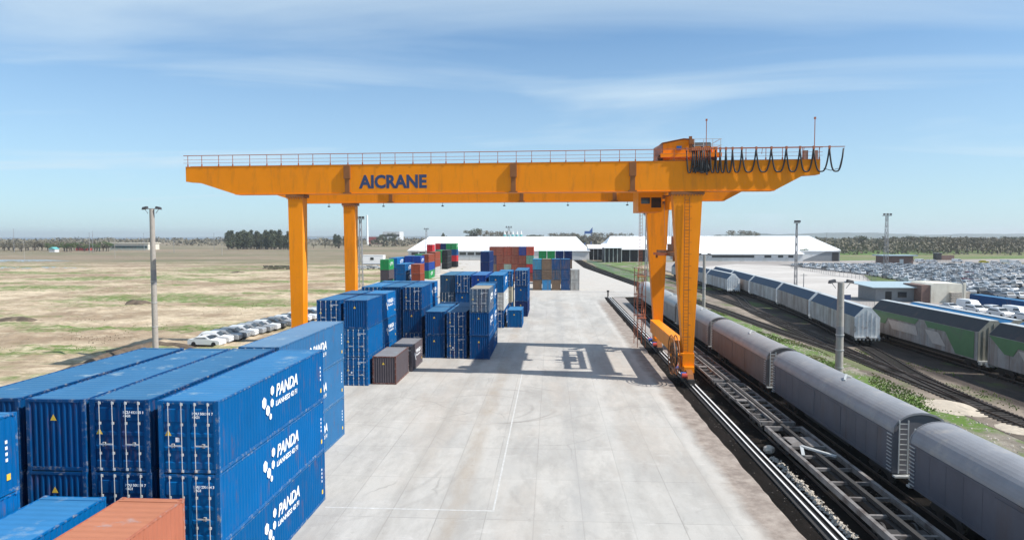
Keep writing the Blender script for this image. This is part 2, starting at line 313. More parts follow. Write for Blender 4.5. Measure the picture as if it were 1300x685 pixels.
def flat(c1, c2, s, rough=.9):
    def f(t, b, P):
        t.links.new(mix(t, mr(t, nz(t, P, s, 8, .65), .4, .64), c1, c2), b.inputs['Base Color']); b.inputs['Roughness'].default_value = rough
    return f
G_field = gshader('sandy_field', sh_field); G_conc = gshader('yard_concrete', sh_conc); G_bed = gshader('black_ballast', sh_bed)
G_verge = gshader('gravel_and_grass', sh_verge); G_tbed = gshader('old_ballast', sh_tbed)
G_pad = gshader('pale_concrete_pad', flat((.42,.39,.36), (.52,.49,.455), .05)); G_road = gshader('dusty_road', flat((.27,.245,.225), (.34,.31,.29), .05))
G_lot = gshader('car_park_asphalt', flat((.13,.125,.12), (.19,.18,.17), .1)); G_grass = gshader('green_grass', flat((.07,.115,.03), (.14,.145,.06), .06))
G_sea = gshader('distant_water', flat((.10,.15,.20), (.13,.18,.23), .01, .5)); G_pond = gshader('pond_water', flat((.22,.26,.28), (.27,.31,.32), .02, .3))
G_dsoil = gshader('dark_field', flat((.10,.085,.065), (.155,.125,.095), .03))
def sheet(name, pts, z, m_, label=None):
    o = MB().add([(x, y, 0) for x, y in pts], [tuple(range(len(pts)))]).build(name, m_); o.location.z = z
    return tag(o, label, kind='structure')

# ------------------------------------------------------------------ ground
sheet('ground', [(-12000,-300),(12000,-300),(12000,13000),(-12000,13000)], -.02, G_field, 'sandy field with patches of grass')
sheet('container_yard', [(-30,-30)]+[(12.95-.45*math.sin(math.pi*min(1,max(0,(y_-20)/90)))+.16*noise.noise(Vector((y_*.35,0,0)))+.08*noise.noise(Vector((y_*1.3,4,0))), y_) for y_ in [-30+k*.8 for k in range(240)]]+[(13.2,168),(21.5,170),(25.5,205),(15.5,326),(14,424),(-95,424),(-62,270),(-54,178),(-30,176)], .10, G_conc, 'pale concrete container yard')
bed = sheet('track_bed', [(12.4,-30),(23.6,-30),(23.6,120),(24.8,165),(30,205),(22,326),(19,440),(14,440),(15.7,326),(25.7,205),(21.7,169.5),(16.2,167.5),(15.4,100),(15.6,60),(12,60)], .05, G_bed, 'black ballast under the tracks')
sheet('track_bed', [(11.5,-30),(16,-30),(16,110),(15,168.6),(12.9,168.6),(11.5,100)], .046, G_bed, 'black ballast under the crane rail')
sheet('ground', [(14.9,80),(16.2,80),(18.2,168),(15.2,168)], .07, G_road, 'dusty strip beside the crane rail')
sheet('ground', [(23.2,-30),(60,-30),(60,60),(58,110),(50,200),(30,330),(20,330),(26,240),(29.5,205),(24.5,165),(23.2,120)], .0, G_verge, 'gravel verge with grass patches')
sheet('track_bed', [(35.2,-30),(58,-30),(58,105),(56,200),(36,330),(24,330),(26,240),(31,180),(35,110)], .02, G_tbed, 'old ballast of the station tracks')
sheet('ground', [(21,200),(30,205),(36,240),(40,330),(60,400),(24,400),(22,326)], .04, G_verge, 'green grass between tracks and sheds')
sheet('road', [(60,-30),(150,-30),(125,160),(121,350),(330,420),(330,470),(60,400),(49,330),(50,250),(59,170)], .02, G_road, 'dusty grey road beside the warehouse')
sheet('concrete_pad', [(64,176),(78,172),(92,196),(121,272),(119,352),(100,372),(66,330),(60,250)], .04, G_pad, 'pale concrete pad')
sheet('car_park', [(107,120),(300,120),(300,372),(121,372),(121.6,352),(122,262),(109,200)], .06, G_lot, 'asphalt car park')
sheet('ground', [(93,196),(112,196),(122,262),(121.5,270)], .08, G_grass, 'grass patch at the corner of the car park')
sheet('pond', [(-700,395),(-360,385),(-318,392),(-300,408),(-330,425),(-700,430)], .0, G_pond, 'shallow pond in the field')
sheet('pond', [(-600,306),(-262,304),(-225,316),(-250,326),(-600,322)], .0, G_pond, 'pale track across the field')
sheet('sea', [(-12000,2600),(-1500,2600),(-200,4200),(12000,4200),(12000,12900),(-12000,12900)], .5, G_sea, 'distant blue water')
# distant hills
hb = MB()
for hx, hy, hw, hh in ((1500,5200,420,40),(2300,5400,800,46),(3500,5600,900,36),(-2600,9000,2600,22)):
    n = 40; top = [(hx-hw+2*hw*i/n, hh*math.sin(math.pi*i/n)**.8*(.9+.15*noise.noise(Vector((i*.3, hx, 0))))) for i in range(n+1)]
    vs = []; fs = []
    for i, (x, z) in enumerate(top): vs += [(x, hy-400, -2), (x, hy, z), (x, hy+500, -2)]
    for i in range(n): fs += [(3*i, 3*i+3, 3*i+4, 3*i+1), (3*i+1, 3*i+4, 3*i+5, 3*i+2)]
    hb.add(vs, fs)
tag(hb.build('hills', gshader('hill_ground', flat((.07,.10,.09), (.10,.13,.11), .002)), smooth=True), 'low blue hills on the horizon', kind='structure')
# painted lines
for nm, (x0, y0, x1, y1) in dict(a=(-3.22,36.6,-3.11,74), b=(-12.6,36.45,-3.1,36.57), f=(-4,176,13,176.3)).items():
    tag(MB().add([(x0,y0,0),(x1,y0,0),(x1,y1,0),(x0,y1,0)], [(0,1,2,3)]).build('painted_line', M['paintw'], loc=(0,0,.106)), kind='structure')
# rough ground: low hummocks in the field left of the yard
tv = []; tf = []; nx, ny = 190, 150
for j in range(ny+1):
    y_ = 78+(j/ny)**1.35*330
    for i in range(nx+1):
        x_ = -36-(i/nx)*(y_*.86-10); e = min(1, i/8)*min(1, j/6)*min(1, (ny-j)/12)
        h_ = .34*noise.noise(Vector((x_*.13, y_*.13, 0)))+.30*noise.noise(Vector((x_*.42, y_*.36, 4)))+.16*noise.noise(Vector((x_*1.1, y_*.9, 8)))
        tv.append((x_, y_, (h_+.02)*e))
for j in range(ny):
    for i in range(nx): a = j*(nx+1)+i; tf.append((a, a+nx+1, a+nx+2, a+1))
tag(MB().add(tv, tf).build('terrain', G_field, smooth=True), 'rough sandy ground of the field', kind='structure')
# earth bank
G_bank = gshader('damp_shaded_earth', flat((.085,.065,.048), (.15,.115,.085), .8))  # moist earth, with the bank's dark shadow line put into the colour
def bank(name, pts, wd, h, label, m_=None):
    mb = MB(); n = 6; vs = []; fs = []; P = []
    for i in range(len(pts)-1):
        for k in range(8): P.append(Vector(pts[i]).lerp(Vector(pts[i+1]), k/8))
    for i, p in enumerate(P):
        d = (P[min(i+1,len(P)-1)]-P[max(i-1,0)]).normalized(); nn = Vector((-d.y, d.x)); e = math.sin(math.pi*i/(len(P)-1))**.4
        for k in range(n+1):
            a = k/n; q = p+nn*(a-.5)*wd*(1+.3*noise.noise(Vector((p.x*.3, p.y*.3, 2)))); z = h*e*math.sin(math.pi*a)*(1+.5*noise.noise(Vector((q.x*.5, q.y*.5, 0))))
            vs.append((q.x, q.y, z-.03))
    for i in range(len(P)-1):
        for k in range(n): a = i*(n+1)+k; fs.append((a, a+1, a+n+2, a+n+1))
    return tag(mb.add(vs, fs).build(name, m_ or G_bank, smooth=True), label, kind='structure')
bank('terrain', [ground(62,478), ground(110,462), ground(160,446), ground(196,438), ground(225,438.5), ground(252,443)], 1.7, .6, 'low dark earth bank beside the pole')
for u, v, w_, h_ in ((18,408,7,.8),(172,386,5,.9),(300,346,6,.5),(150,447,4,.3)):
    x, y = ground(u, v); bank('terrain', [(x-w_/2, y), (x, y+1.5), (x+w_/2, y+.3)], 4, h_, 'small heap of soil in the field')

# ------------------------------------------------------------------ railway tracks
def spline(pts, step=2.0):
    P = [Vector(p) for p in pts]; P = [P[0]*2-P[1]]+P+[P[-1]*2-P[-2]]; o = []
    for i in range(1, len(P)-2):
        n = max(2, int((P[i+1]-P[i]).length/step))
        for k in range(n):
            t = k/n; a, b, c, d = P[i-1:i+3]
            o.append(.5*((2*b)+(c-a)*t+(2*a-5*b+4*c-d)*t*t+(3*b-a-3*c+d)*t**3))
    o.append(P[-2]); return o
def track(pts, label, z=.05, sl=True, maxy=190):
    mb = MB(); P = spline(pts)
    for i in range(len(P)-1):
        a, b = P[i], P[i+1]; d = (b-a).normalized(); n_ = Vector((-d.y, d.x))
        for s in (-.76, .76):
            p, q = a+n_*s, b+n_*s
            mb.bar((p.x,p.y,z+.14), (q.x,q.y,z+.14), .07, .15, 1); mb.bar((p.x,p.y,z+.222), (q.x,q.y,z+.222), .05, .012, 2)
        if sl and a.y < maxy:
            L_ = (b-a).length; k = max(1, round(L_/.62))
            for j in range(k):
                c = a.lerp(b, j/k); mb.bar((*(c-n_*1.32), z+.03), (*(c+n_*1.32), z+.03), .24, .12, 0)
    return tag(mb.build('railway_track', [M['sleeper'], M['rail'], M['rusthead']]), label, kind='structure')
track([(17,-30),(17,60),(17.4,150)], 'track under the empty flat wagons', sl=False)
track([(21.4,-30),(21.4,120),(22.2,160),(26.5,205),(21,300),(17,440)], 'track under the grey covered wagons', sl=False)
track([(38,-30),(38.1,70),(37.9,92),(36.3,111),(33.8,157),(27.5,212),(19,380)], 'long curved track through the grass')
track([(38,60),(38.6,85),(39.8,108),(41,131),(41.2,179),(38,240),(28,360)], 'branch track')
track([(38.6,95),(40,124),(41.6,145),(46.8,177),(47,230),(40,330)], 'siding under the lone wagon')
track([(38.05,60),(39.3,74),(41.5,86),(43.1,95),(44.4,106),(46.3,119),(48.3,136),(49.6,152),(51,175),(52.5,230),(48,330)], 'siding under the blue topped wagons')
track([(48.9,-30),(48.9,70),(49.1,110),(50.3,140),(51,175)], 'siding under the green wagons')
track([(55.3,-30),(55.3,120)], 'siding under the blue roofed wagons')
# crane runway
cb_ = MB(); cb_.box(13.75,-30,0,14.45,168,.10,0); cb_.box(14.06,-30,.10,14.12,168,.22,1); cb_.box(14.04,-30,.22,14.14,168,.25,2)
tag(cb_.build('crane_rail', [M['bogie'], M['rail'], M['railtop']], loc=(0,0,.05)), 'bright steel crane rail along the yard edge', 'crane rail', 'crane runway rails')
cb_ = MB(); cb_.box(14.52,-30,.02,14.62,168,.2,1); cb_.box(14.5,-30,.2,14.64,168,.23,2)
tag(cb_.build('cable_trough', [M['bogie'], M['rail'], M['railtop']], loc=(0,0,.05)), 'pale cable trough edge running beside the crane rail', 'cable trough')
cb_ = MB(); cb_.box(-27.9,-30,.02,-27.3,175,.14,0); cb_.box(-27.63,-30,.14,-27.57,175,.30,1)
tag(cb_.build('crane_rail', [M['conc'], M['rail']], loc=(0,0,.05)), 'crane rail behind the container stacks on the field side', 'crane rail', 'crane runway rails')
t_ = empty('buffer_stop', (14.1,168.6,.1), 'small dark buffer post at the far end of the crane rail', 'buffer stop')
MB().bar((0,0,0),(0,0,1.5),.3).bar((0,.9,0),(0,0,1.1),.2).build('post', M['bogie'], t_); MB().box(-.3,-.2,1.3,.3,.1,1.7).build('buffer', M['black'], t_)

# ------------------------------------------------------------------ containers
W_ = 2.438
def corr(mb, L, zb, zt, depth, pitch, place):
    n = max(1, round(L/pitch)); p = L/n; pr = []
    for i in range(n):
        a = i*p; pr += [(a, 0), (a+p*.26, 0), (a+p*.5, depth), (a+p*.76, depth)]
    pr.append((L, 0))
    vs = []; fs = []
    for a, d in pr: vs += [place(a, d, zb), place(a, d, zt)]
    for i in range(len(pr)-1): fs.append((2*i, 2*i+2, 2*i+3, 2*i+1))
    mb.add(vs, fs)
TXT = {}
def text_mesh(s, size, mt, shear=0, off=0, ext=.012, spacing=1.0, key=None):
    k = (s, size, shear, off)
    if k in TXT: return TXT[k]
    cu_ = bpy.data.curves.new('txt', 'FONT'); cu_.body = s; cu_.size = size; cu_.extrude = ext/2; cu_.offset = off; cu_.shear = shear; cu_.space_character = spacing; cu_.resolution_u = 3
    o = bpy.data.objects.new('txt', cu_); C.objects.link(o); dg = bpy.context.evaluated_depsgraph_get()
    me = bpy.data.meshes.new_from_object(o.evaluated_get(dg)); bpy.data.objects.remove(o); bpy.data.curves.remove(cu_)
    me.name = 'lettering'; me.materials.clear(); me.materials.append(mt); TXT[k] = me; return me
def mesh_bounds(me):
    xs = [v.co.x for v in me.vertices]; return min(xs), max(xs)
def make_logo():
    mb = MB()
    def addm(me, ox, oy, sx=1, sy=1):
        mb.add([(v.co.x*sx+ox, v.co.y*sy+oy, v.co.z) for v in me.vertices], [tuple(p.vertices) for p in me.polygons])
    t1 = text_mesh('PANDA', 1.0, M['white'], .22, .018); a, b = mesh_bounds(t1); s = 2.85/(b-a); addm(t1, 1.45-a*s, .40, s, .86)
    t2 = text_mesh('LIANHESS 42 F1', .45, M['white'], .1, .006); a, b = mesh_bounds(t2); s = 2.8/(b-a); addm(t2, 1.40-a*s, -.06, s, .8)
    for (x, y, r) in ((.05,.40,.25),(1.0,.80,.21),(.45,-.05,.23),(.95,.20,.19),(.75,-.42,.14)):
        n = 6; mb.prism([(x+r*math.cos(math.tau*k/n+.5), y+r*1.15*math.sin(math.tau*k/n+.5)) for k in range(n)], 'z', -.006, .006)
    return mb.mesh('logo', M['white'])
LOGO = make_logo()
def make_serial(s):
    mb = MB(); t1 = text_mesh(s, .14, M['white'], 0, .003); mb.add([tuple(v.co) for v in t1.vertices], [tuple(p.vertices) for p in t1.polygons]); return mb.mesh('serial_number', M['white'])
random.seed(3)
CM = {}
def container_meshes(L, H, old=False):
    k = (L, H, old)
    if k in CM: return CM[k]
    wl = M['oldwall'] if old else M['wall']; d = {}
    w2 = W_/2
    fr = MB()
    for sx in (-1, 1):
        for y in (0, L):
            yy = (y, y+.10) if y == 0 else (y-.10, y)
            x0, x1 = sorted((sx*w2, sx*(w2-.14))); fr.box(x0, yy[0], .12, x1, yy[1], H-.12)
        x0, x1 = sorted((sx*w2, sx*(w2-.06))); fr.box(x0, .1, H-.075, x1, L-.1, H-.012); fr.box(x0, .1, .0+.02, x1, L-.1, .17)
    for y0, y1 in ((.0, .1), (L-.1, L)):
        fr.box(-w2+.14, y0+.01, H-.13, w2-.14, y1-.01, H-.02); fr.box(-w2+.14, y0+.01, .03, w2-.14, y1-.01, .17)
    ca = fr
    for sx in (-1, 1):
        for y in (0, L-.18):
            for z in (0, H-.12):
                x0, x1 = sorted((sx*(w2+.004), sx*(w2-.165))); ca.box(x0, y-.004 if y == 0 else y, z, x1, y+.18+(.004 if y else 0), z+.12)
    d['frame'] = fr.mesh('frame', M['frame'])
    for nm, sx in (('side_panel', -1), ('side_panel2', 1)):
        mb = MB(); corr(mb, L-.2, .17, H-.075, .036, .278, lambda a, dd, z, sx=sx: (sx*(w2-.012-dd), .1+a, z)); d[nm] = mb.mesh('side_panel', wl)
    mb = MB(); corr(mb, L-.2, -w2+.06, w2-.06, .02, .209*2, lambda a, dd, z: (z, .1+a, H-.018-dd))
    # flat plates at the corners of the roof
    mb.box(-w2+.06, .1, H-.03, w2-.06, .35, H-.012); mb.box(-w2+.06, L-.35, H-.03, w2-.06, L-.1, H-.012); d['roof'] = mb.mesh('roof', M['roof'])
    mb = MB(); corr(mb, W_-.28, .17, H-.13, .045, .25, lambda a, dd, z: (-w2+.14+a, L-.02-dd, z)); d['end_panel'] = mb.mesh('end_panel', wl)
    # doors at y = 0
    dw = w2-.14
    mb = MB(); zs = [.19, .42, .46, .86, .90, 1.02, 1.06, 1.42, 1.46, 1.58, 1.62, 2.02, 2.06, H-.36, H-.32, H-.15]; hi = True
    prof = []; 
    for i, z in enumerate(zs):
        yv = .02 if (i//2) % 2 == 0 else .052
        prof.append((yv, z))
    vs = []; fs = []
    for y, z in prof: vs += [(.012, y, z), (dw, y, z)]
    for i in range(len(prof)-1): fs.append((2*i, 2*i+1, 2*i+3, 2*i+2))
    mb.add(vs, fs); mb.box(.004, .0, .17, .06, .05, H-.13); mb.box(dw-.07, .0, .17, dw, .05, H-.13); mb.box(.06, .055, .17, dw-.07, .075, H-.13)
    d['door'] = mb.mesh('door', wl)
    mb = MB().tube([(0,-.035,.08),(0,-.035,H-.06)], .017, 6)
    for z in (.1, .75, 1.95, H-.14): mb.box(-.045, -.03, z-.05, .045, .02, z+.05)
    d['locking_rod'] = mb.mesh('locking_rod', M['galv'])
    mb = MB().bar((0,-.06,1.12), (.38,-.06,1.12), .03, .05).box(.3,-.07,1.05,.4,-.01,1.2); d['door_handle'] = mb.mesh('door_handle', M['galv'])
    d['sticker'] = MB().prism([(-.13,-.11),(.13,-.11),(0,.14)], 'z', 0, .004).mesh('warning_sticker', M['yellow'])
    d['plate'] = MB().box(-.08,-.005,-.09,.08,.0,.09).mesh('data_plate', M['white'])
    CM[k] = d; return d
NC = [0]
def container(x, y, z, L, H, col, label, flip=False, old=False, logo=False, detail=2, roofcol=None):
    """x: right face, y: near face. flip: the blind end faces the camera."""
    jt = random.uniform(.84, 1.12); col = tuple(min(.8, c*jt) for c in col)
    d = container_meshes(L, H, old); NC[0] += 1; j = random.uniform(-.03, .03) if z > .2 else 0
    e = empty('shipping_container', (x-W_/2+j, y+random.uniform(-.03,.03), z), label, 'container', 'shipping containers stacked in the yard')
    px, py = (0, 0)
    root = e; fl = -1 if flip else 1
    def put(nm, me, p=None, loc=(0,0,0), rz=0):
        o = link(nm, me, p or root)
        if flip and p is None: o.location = (-loc[0], L-loc[1], loc[2]); o.rotation_euler[2] = math.pi+rz
        else: o.location = loc; o.rotation_euler[2] = rz
        o.color = (*col, 1); return o
    if detail == 1:
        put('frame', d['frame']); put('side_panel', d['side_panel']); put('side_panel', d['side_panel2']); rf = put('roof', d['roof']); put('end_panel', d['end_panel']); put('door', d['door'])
        a = link('door', d['door'], root); a.color = (*col, 1)
        if flip: a.rotation_euler = (0,0,math.pi); a.scale = (-1,1,1); a.location = (0, L, 0)
        else: a.scale = (-1,1,1)
    else:
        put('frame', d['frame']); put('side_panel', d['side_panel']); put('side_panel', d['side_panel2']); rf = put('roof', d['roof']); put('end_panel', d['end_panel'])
        for s in (1, -1):
            a = link('door', d['door'], root); a.color = (*col, 1); a.scale = (s, 1, 1)
            if flip: a.rotation_euler = (0, 0, math.pi); a.location = (0, L, 0)
            for xx in (.27, .80):
                r_ = link('locking_rod', d['locking_rod'], a); r_.location = (xx, 0, 0); r_.color = (*col, 1)
                h_ = link('door_handle', d['door_handle'], r_); h_.scale = (-.6 if xx > .5 else 1, 1, 1)
        if not flip:
            s_ = put('serial_number', SER[NC[0] % len(SER)], loc=(.16, -.012, H-.55)); s_.rotation_euler = (math.pi/2, 0, 0)
            k_ = put('warning_sticker', d['sticker'], loc=(-.82, -.012, 1.62)); k_.rotation_euler = (math.pi/2, 0, 0)
            if NC[0] % 2: put('data_plate', d['plate'], loc=(-.45, -.006, 1.35))
        else:
            k_ = link('warning_sticker', d['sticker'], root); k_.location = (-.1, .02, H-.75); k_.rotation_euler = (math.pi/2, 0, 0)
    tgt = (.16,.42,.60) if col[2] > 1.5*col[0] and col[2] > col[1] else (.40,.38,.36)  # roof colour lightened: dust and fading, plus sky reflection put into the paint
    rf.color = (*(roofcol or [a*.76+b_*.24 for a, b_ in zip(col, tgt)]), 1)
    if logo:
        lw = 4.3; s = .95 if H > 2.7 else .85
        if L < 8: s *= .8
        o = link('logo', LOGO, root); o.scale = (s, s, 1); o.rotation_euler = (math.pi/2, 0, math.pi/2)
        o.location = (W_/2+.004, (L-lw*s)/2+.1, H*(.36 if 'grey-blue faded' in label else .48))
        o = link('side_marking', d['sidemark'], root) if 'sidemark' in d else link('side_marking', SIDEM, root)
        o.location = (W_/2+.004, L-.6, H*.3)
    return e
SER = [make_serial(s) for s in ('RCU 412055 1\n45G1', 'PDU 500381 7\n45G1', 'LHU 230664 3\n22G1', 'RWU 718204 9\n42G1')]
sm = MB()
for k in range(4): sm.box(-.002, .0, 1.0-.22*k, .004, .10, 1.12-.22*k, 0)
sm.box(-.002, .02, -.35, .004, .2, -.12, 1)
SIDEM = sm.mesh('side_marking', [M['white'], M['yellow']])
BL = (.0003,.098,.29); BL2 = (.0006,.055,.18); BLF = (.03,.125,.27); NV = (.006,.022,.09); GB = (.022,.065,.13); DG = (.10,.085,.095); OR = (.40,.14,.085)
BR = (.24,.055,.03); RD = (.45,.02,.03); GR = (.02,.22,.07); WG = (.42,.42,.40); TL = (.03,.20,.33); BN = (.15,.10,.065); BK = (.018,.022,.025); BG = (.42,.38,.28)
HC, ST, L40, L20 = 2.896, 2.591, 12.192, 6.058
TW = {1: ['only'], 2: ['top', 'bottom'], 3: ['top', 'middle', 'bottom'], 4: ['top', 'upper middle', 'lower middle', 'bottom']}
def stack(x, y, L, tiers, where, H=HC, detail=2, z0=.10):
    """tiers from top to bottom: (colour, colour word, opts)"""
    n = len(tiers)
    for i, (c, cw, kw) in enumerate(tiers):
        z = z0+(n-1-i)*(H+.012)
        lab = f'{cw} container, {TW[n][i]} of {where}' if n > 1 else f'{cw} container standing {where}'
        container(x, y, z, L, H, c, lab, detail=detail, **kw)
D = {}; FL = dict(flip=True); LG = dict(logo=True); FLG = dict(flip=True, logo=True)
b = 'blue'
stack(-12.97, 25.41, L40, [(BL, 'bright blue PANDA lettered', LG)]*3, 'the nearest full-height stack at the open yard edge')
stack(-15.80, 25.44, L40, [(BL2, 'blue door-end', LG)]*3, 'the stack just left of the nearest PANDA stack')
stack(-18.42, 25.40, L40, [(BL2, 'blue ribbed blind-end', FL)]*3, 'the stack second left of the nearest PANDA stack')
stack(-21.15, 25.43, L40, [(BL2, 'blue ribbed', FL)]*3, 'the leftmost near stack, cut by the left photo edge')
stack(-19.62, 11.30, L40, [(BL, 'blue sticker-marked', LG)]*3, 'the stack cut off at the left edge with yellow stickers')
stack(-17.0, 12.30, L40, [(BL, 'sunlit blue', FL), (BL2, 'blue', {})], 'the low stack in the bottom left corner', H=ST)
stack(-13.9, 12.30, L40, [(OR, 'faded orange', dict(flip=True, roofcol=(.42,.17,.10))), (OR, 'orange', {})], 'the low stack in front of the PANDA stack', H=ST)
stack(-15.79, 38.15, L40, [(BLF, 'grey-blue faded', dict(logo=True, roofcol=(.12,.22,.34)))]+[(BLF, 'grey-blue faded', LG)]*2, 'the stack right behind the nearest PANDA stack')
stack(-18.51, 67.0, L20, [(BL2, 'blue ribbed-end', FL), (BL, 'blue door-end', {}), (BL, 'blue door-end', {})], 'the front short stack behind the dark grey box')
stack(-21.3, 67.0, L40, [(BL2, 'blue door-end', {})]*3, 'the long stack beside the left front crane leg')
stack(-18.5, 73.5, L20, [(BL, 'bright blue PANDA lettered', LG)]*3, 'the stack behind the ribbed-end stack')
stack(-16.4, 84.7, L20, [(BL2, 'blue door-end', {}), (BL2, 'blue ribbed-end', FL), (BL2, 'blue door-end', {})], 'the short stack standing behind the dark grey boxes')
stack(-16.4, 91.0, L20, [(BL, 'bright blue PANDA lettered', LG)]*3, 'the second-row stack at the aisle')
stack(-19.05, 84.8, L40, [(BL2, 'blue', FL)]*3, 'the long stack left of the second-row aisle stack')
stack(-21.7, 84.8, L40, [(BL, 'blue', {})]*3, 'the long stack at the field side of the second row')
stack(-24.4, 85.0, L40, [(BL, 'blue', {})]*2, 'the lower long stack next to the rear crane leg')
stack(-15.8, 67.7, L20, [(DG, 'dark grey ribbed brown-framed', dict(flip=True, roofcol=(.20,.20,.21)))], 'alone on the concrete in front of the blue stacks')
for k in C.objects:
    if k.parent and 'brown-framed' in k.parent.get('label', '') and k.name.startswith('frame'): k.color = (.12,.045,.035,1)
stack(-15.5, 74.3, L20, [(DG, 'dark grey white-marked', dict(logo=True, roofcol=(.20,.20,.21)))], 'directly behind the brown-framed grey box')
stack(-13.2, 82.9, L20, [(BL2, 'blue ribbed-end', FL)]*2, 'the two-high stack left in the middle group')
stack(-13.2, 89.3, L20, [(BL2, 'blue', FL)]*2, 'the two-high stack behind the left one of the middle group')
stack(-10.45, 82.7, L20, [(BL2, 'blue door-end', {})]*2, 'the shaded two-high stack in the middle group')
stack(-10.45, 89.0, L20, [(BL2, 'blue', {})]*2, 'the two-high stack behind the shaded one')
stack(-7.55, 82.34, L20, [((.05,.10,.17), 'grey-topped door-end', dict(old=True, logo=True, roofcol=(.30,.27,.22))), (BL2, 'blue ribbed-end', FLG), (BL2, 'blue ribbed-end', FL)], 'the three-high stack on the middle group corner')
stack(-7.55, 88.7, L20, [(BL, 'blue lettered', LG)]*3, 'the three-high stack behind the middle group corner')
stack(-16.0, 111.2, L40, [(GB, 'dull blue ribbed-end', FL), (GB, 'dull blue door-end', {}), (GB, 'dull blue', {})], 'the leftmost stack of the third row')
stack(-13.4, 111.0, L40, [(BL2, 'blue door-end', {}), (BL2, 'blue', FL), (BL2, 'blue', {})], 'the second stack of the third row')
stack(-10.75, 111.1, L40, [((.005,.05,.25), 'royal blue', FL), (BL2, 'blue', FL), (BL2, 'blue', {})], 'the third stack of the third row')
stack(-7.8, 111.0, L40, [(BL, 'blue ribbed-end', FLG), (WG, 'grey-white', LG), (BL2, 'blue', LG)], 'the right stack of the third row')
stack(-7.2, 124.2, L20, [(BL, 'blue', LG), (BG, 'beige', {}), (BL2, 'blue', {})], 'the short stack behind the third row')
stack(-4.8, 111.6, L20, [(BL, 'pale-topped blue', FL)], 'alone at the aisle before the third row')
stack(-4.4, 126.8, L40, [(BL2, 'blue door-end', {}), (BL2, 'blue ribbed-end', FL), (NV, 'navy', FL)], 'the rightmost blue stack at the aisle')
OL = dict(old=True); OF = dict(old=True, flip=True)
Hs = HC
for i, (x, t) in enumerate([(-2.7, [(TL,'teal-blue'),(GB,'grey-blue'),(BN,'brown')]), (-.05, [(BN,'brown'),(BN,'brown'),((.02,.2,.42),'sky-blue')]), (2.6, [(BL2,'blue'),(GB,'slate-blue'),(BN,'brown')]), (5.25, [(BL2,'blue'),(BL2,'blue'),(BL2,'blue')]), (7.9, [(WG,'grey-white'),(WG,'grey-white')])]):
    stack(x, 189.5, L20, [(c, cw, OL if k % 2 else OF) for k, (c, cw) in enumerate(t)], ['the leftmost stack of the far brown and blue block','the second stack of the far brown and blue block','the middle stack of the far brown and blue block','the fourth stack of the far brown and blue block','the low end stack of the far brown and blue block'][i], detail=1)
for i, x in enumerate((-1.5, 1.2, 3.9, 6.6)):
    c, cw = [(GR,'green'),(GR,'green'),(NV,'navy'),(NV,'navy')][i]
    stack(x, 214, L20, [(c, cw, {})]+[(BN, 'brown', OL)]*3, ['the leftmost','the second','the third','the rightmost'][i]+' stack hidden behind the brown and blue block', H=ST, detail=1)
for i, x in enumerate((-18.3, -15.83, -13.36, -10.85, -8.35, -5.85)):
    top = [(BR,'red-brown'),(BR,'red-brown'),((.33,.06,.03),'orange-brown'),(BR,'red-brown'),((.01,.03,.19),'royal blue'),((.5,.06,.03),'bright red')][i]
    rest = [[(NV,'navy'),(BN,'brown'),(BK,'black')],[(BR,'rusty'),(BR,'rusty'),(BR,'rusty')],[(BR,'rusty'),((.25,.34,.28),'pale green'),(BR,'rusty')],[(BR,'rusty'),(BR,'rusty'),(BR,'rusty')],[(BR,'rusty'),(BR,'rusty'),(BN,'brown')],[((.12,.3,.22),'pale green'),(RD,'red'),(BR,'rusty')]][i]
    stack(x, 226, L20, [(c, cw, OL) for c, cw in [top]+rest], 'the '+['leftmost','second','third','fourth','fifth','rightmost'][i]+' far red-brown stack', detail=1)
stack(-16.3, 178.6, L40, [(NV, 'navy', FL)]*4, 'the tall navy stack left of the red-brown block', H=2.75, detail=1)
# coloured stacks on the field side, far
def cs(x, y, L, t, where, H=HC, lg=()):
    stack(x, y, L, [(c, cw, dict(flip=bool(k % 2), old=False, logo=(k in lg))) for k, (c, cw) in enumerate(t)], where, H=H, detail=1)
cs(-34.4, 176, L20, [(BR,'brown'),(BR,'brown'),(BR,'brown')], 'the brown-doored stack among the coloured far stacks', ST)
cs(-38.4, 176, L40, [(BL,'blue'),(BL,'blue'),(BL,'blue')], 'the blue stack left of the far brown-doored one', ST, (0,1))
cs(-44.8, 184.5, L20, [(GR,'green'),(DG,'dark grey'),(GR,'green')], 'the stack farthest to the field side', HC, (0,))
cs(-45.6, 198, L40, [(BL,'blue'),(BL2,'blue'),(BL2,'blue')], 'the stack behind the green-topped one', HC, (0,))
cs(-42.9, 207, L20, [((.01,.05,.25),'royal blue'),(BL2,'blue'),(BL2,'blue')], 'the left stack of the royal blue pair', 3.0)
cs(-40.3, 207, L20, [((.01,.05,.25),'royal blue'),(BL2,'blue'),(BL2,'blue')], 'the right stack of the royal blue pair', 3.0, (0,))
cs(-43.4, 238, L40, [(BR,'brown'),((.01,.05,.25),'royal blue'),(GR,'green')], 'the mixed stack with a green box at its foot', HC, (2,))
cs(-46.0, 238, L40, [(GR,'green'),(BR,'brown'),(BL2,'blue')], 'the stack left of the mixed one', HC)
cs(-45.2, 262, L40, [(BR,'red-brown'),(BR,'red-brown'),(WG,'white')], 'the red-brown stack behind the mixed one', 3.0)
cs(-50, 283, L20, [(RD,'bright red'),(BR,'brown'),(BR,'brown'),(BR,'brown')], 'the tall stack with a bright red box on top')
cs(-50.4, 308, L40, [(GR,'green'),(GR,'green'),(WG,'white')], 'the green stack beside the black one', HC, (0,1))
cs(-47.6, 309, L40, [(BK,'black'),(BK,'black'),(BK,'black')], 'the black stack at the far aisle edge', HC)
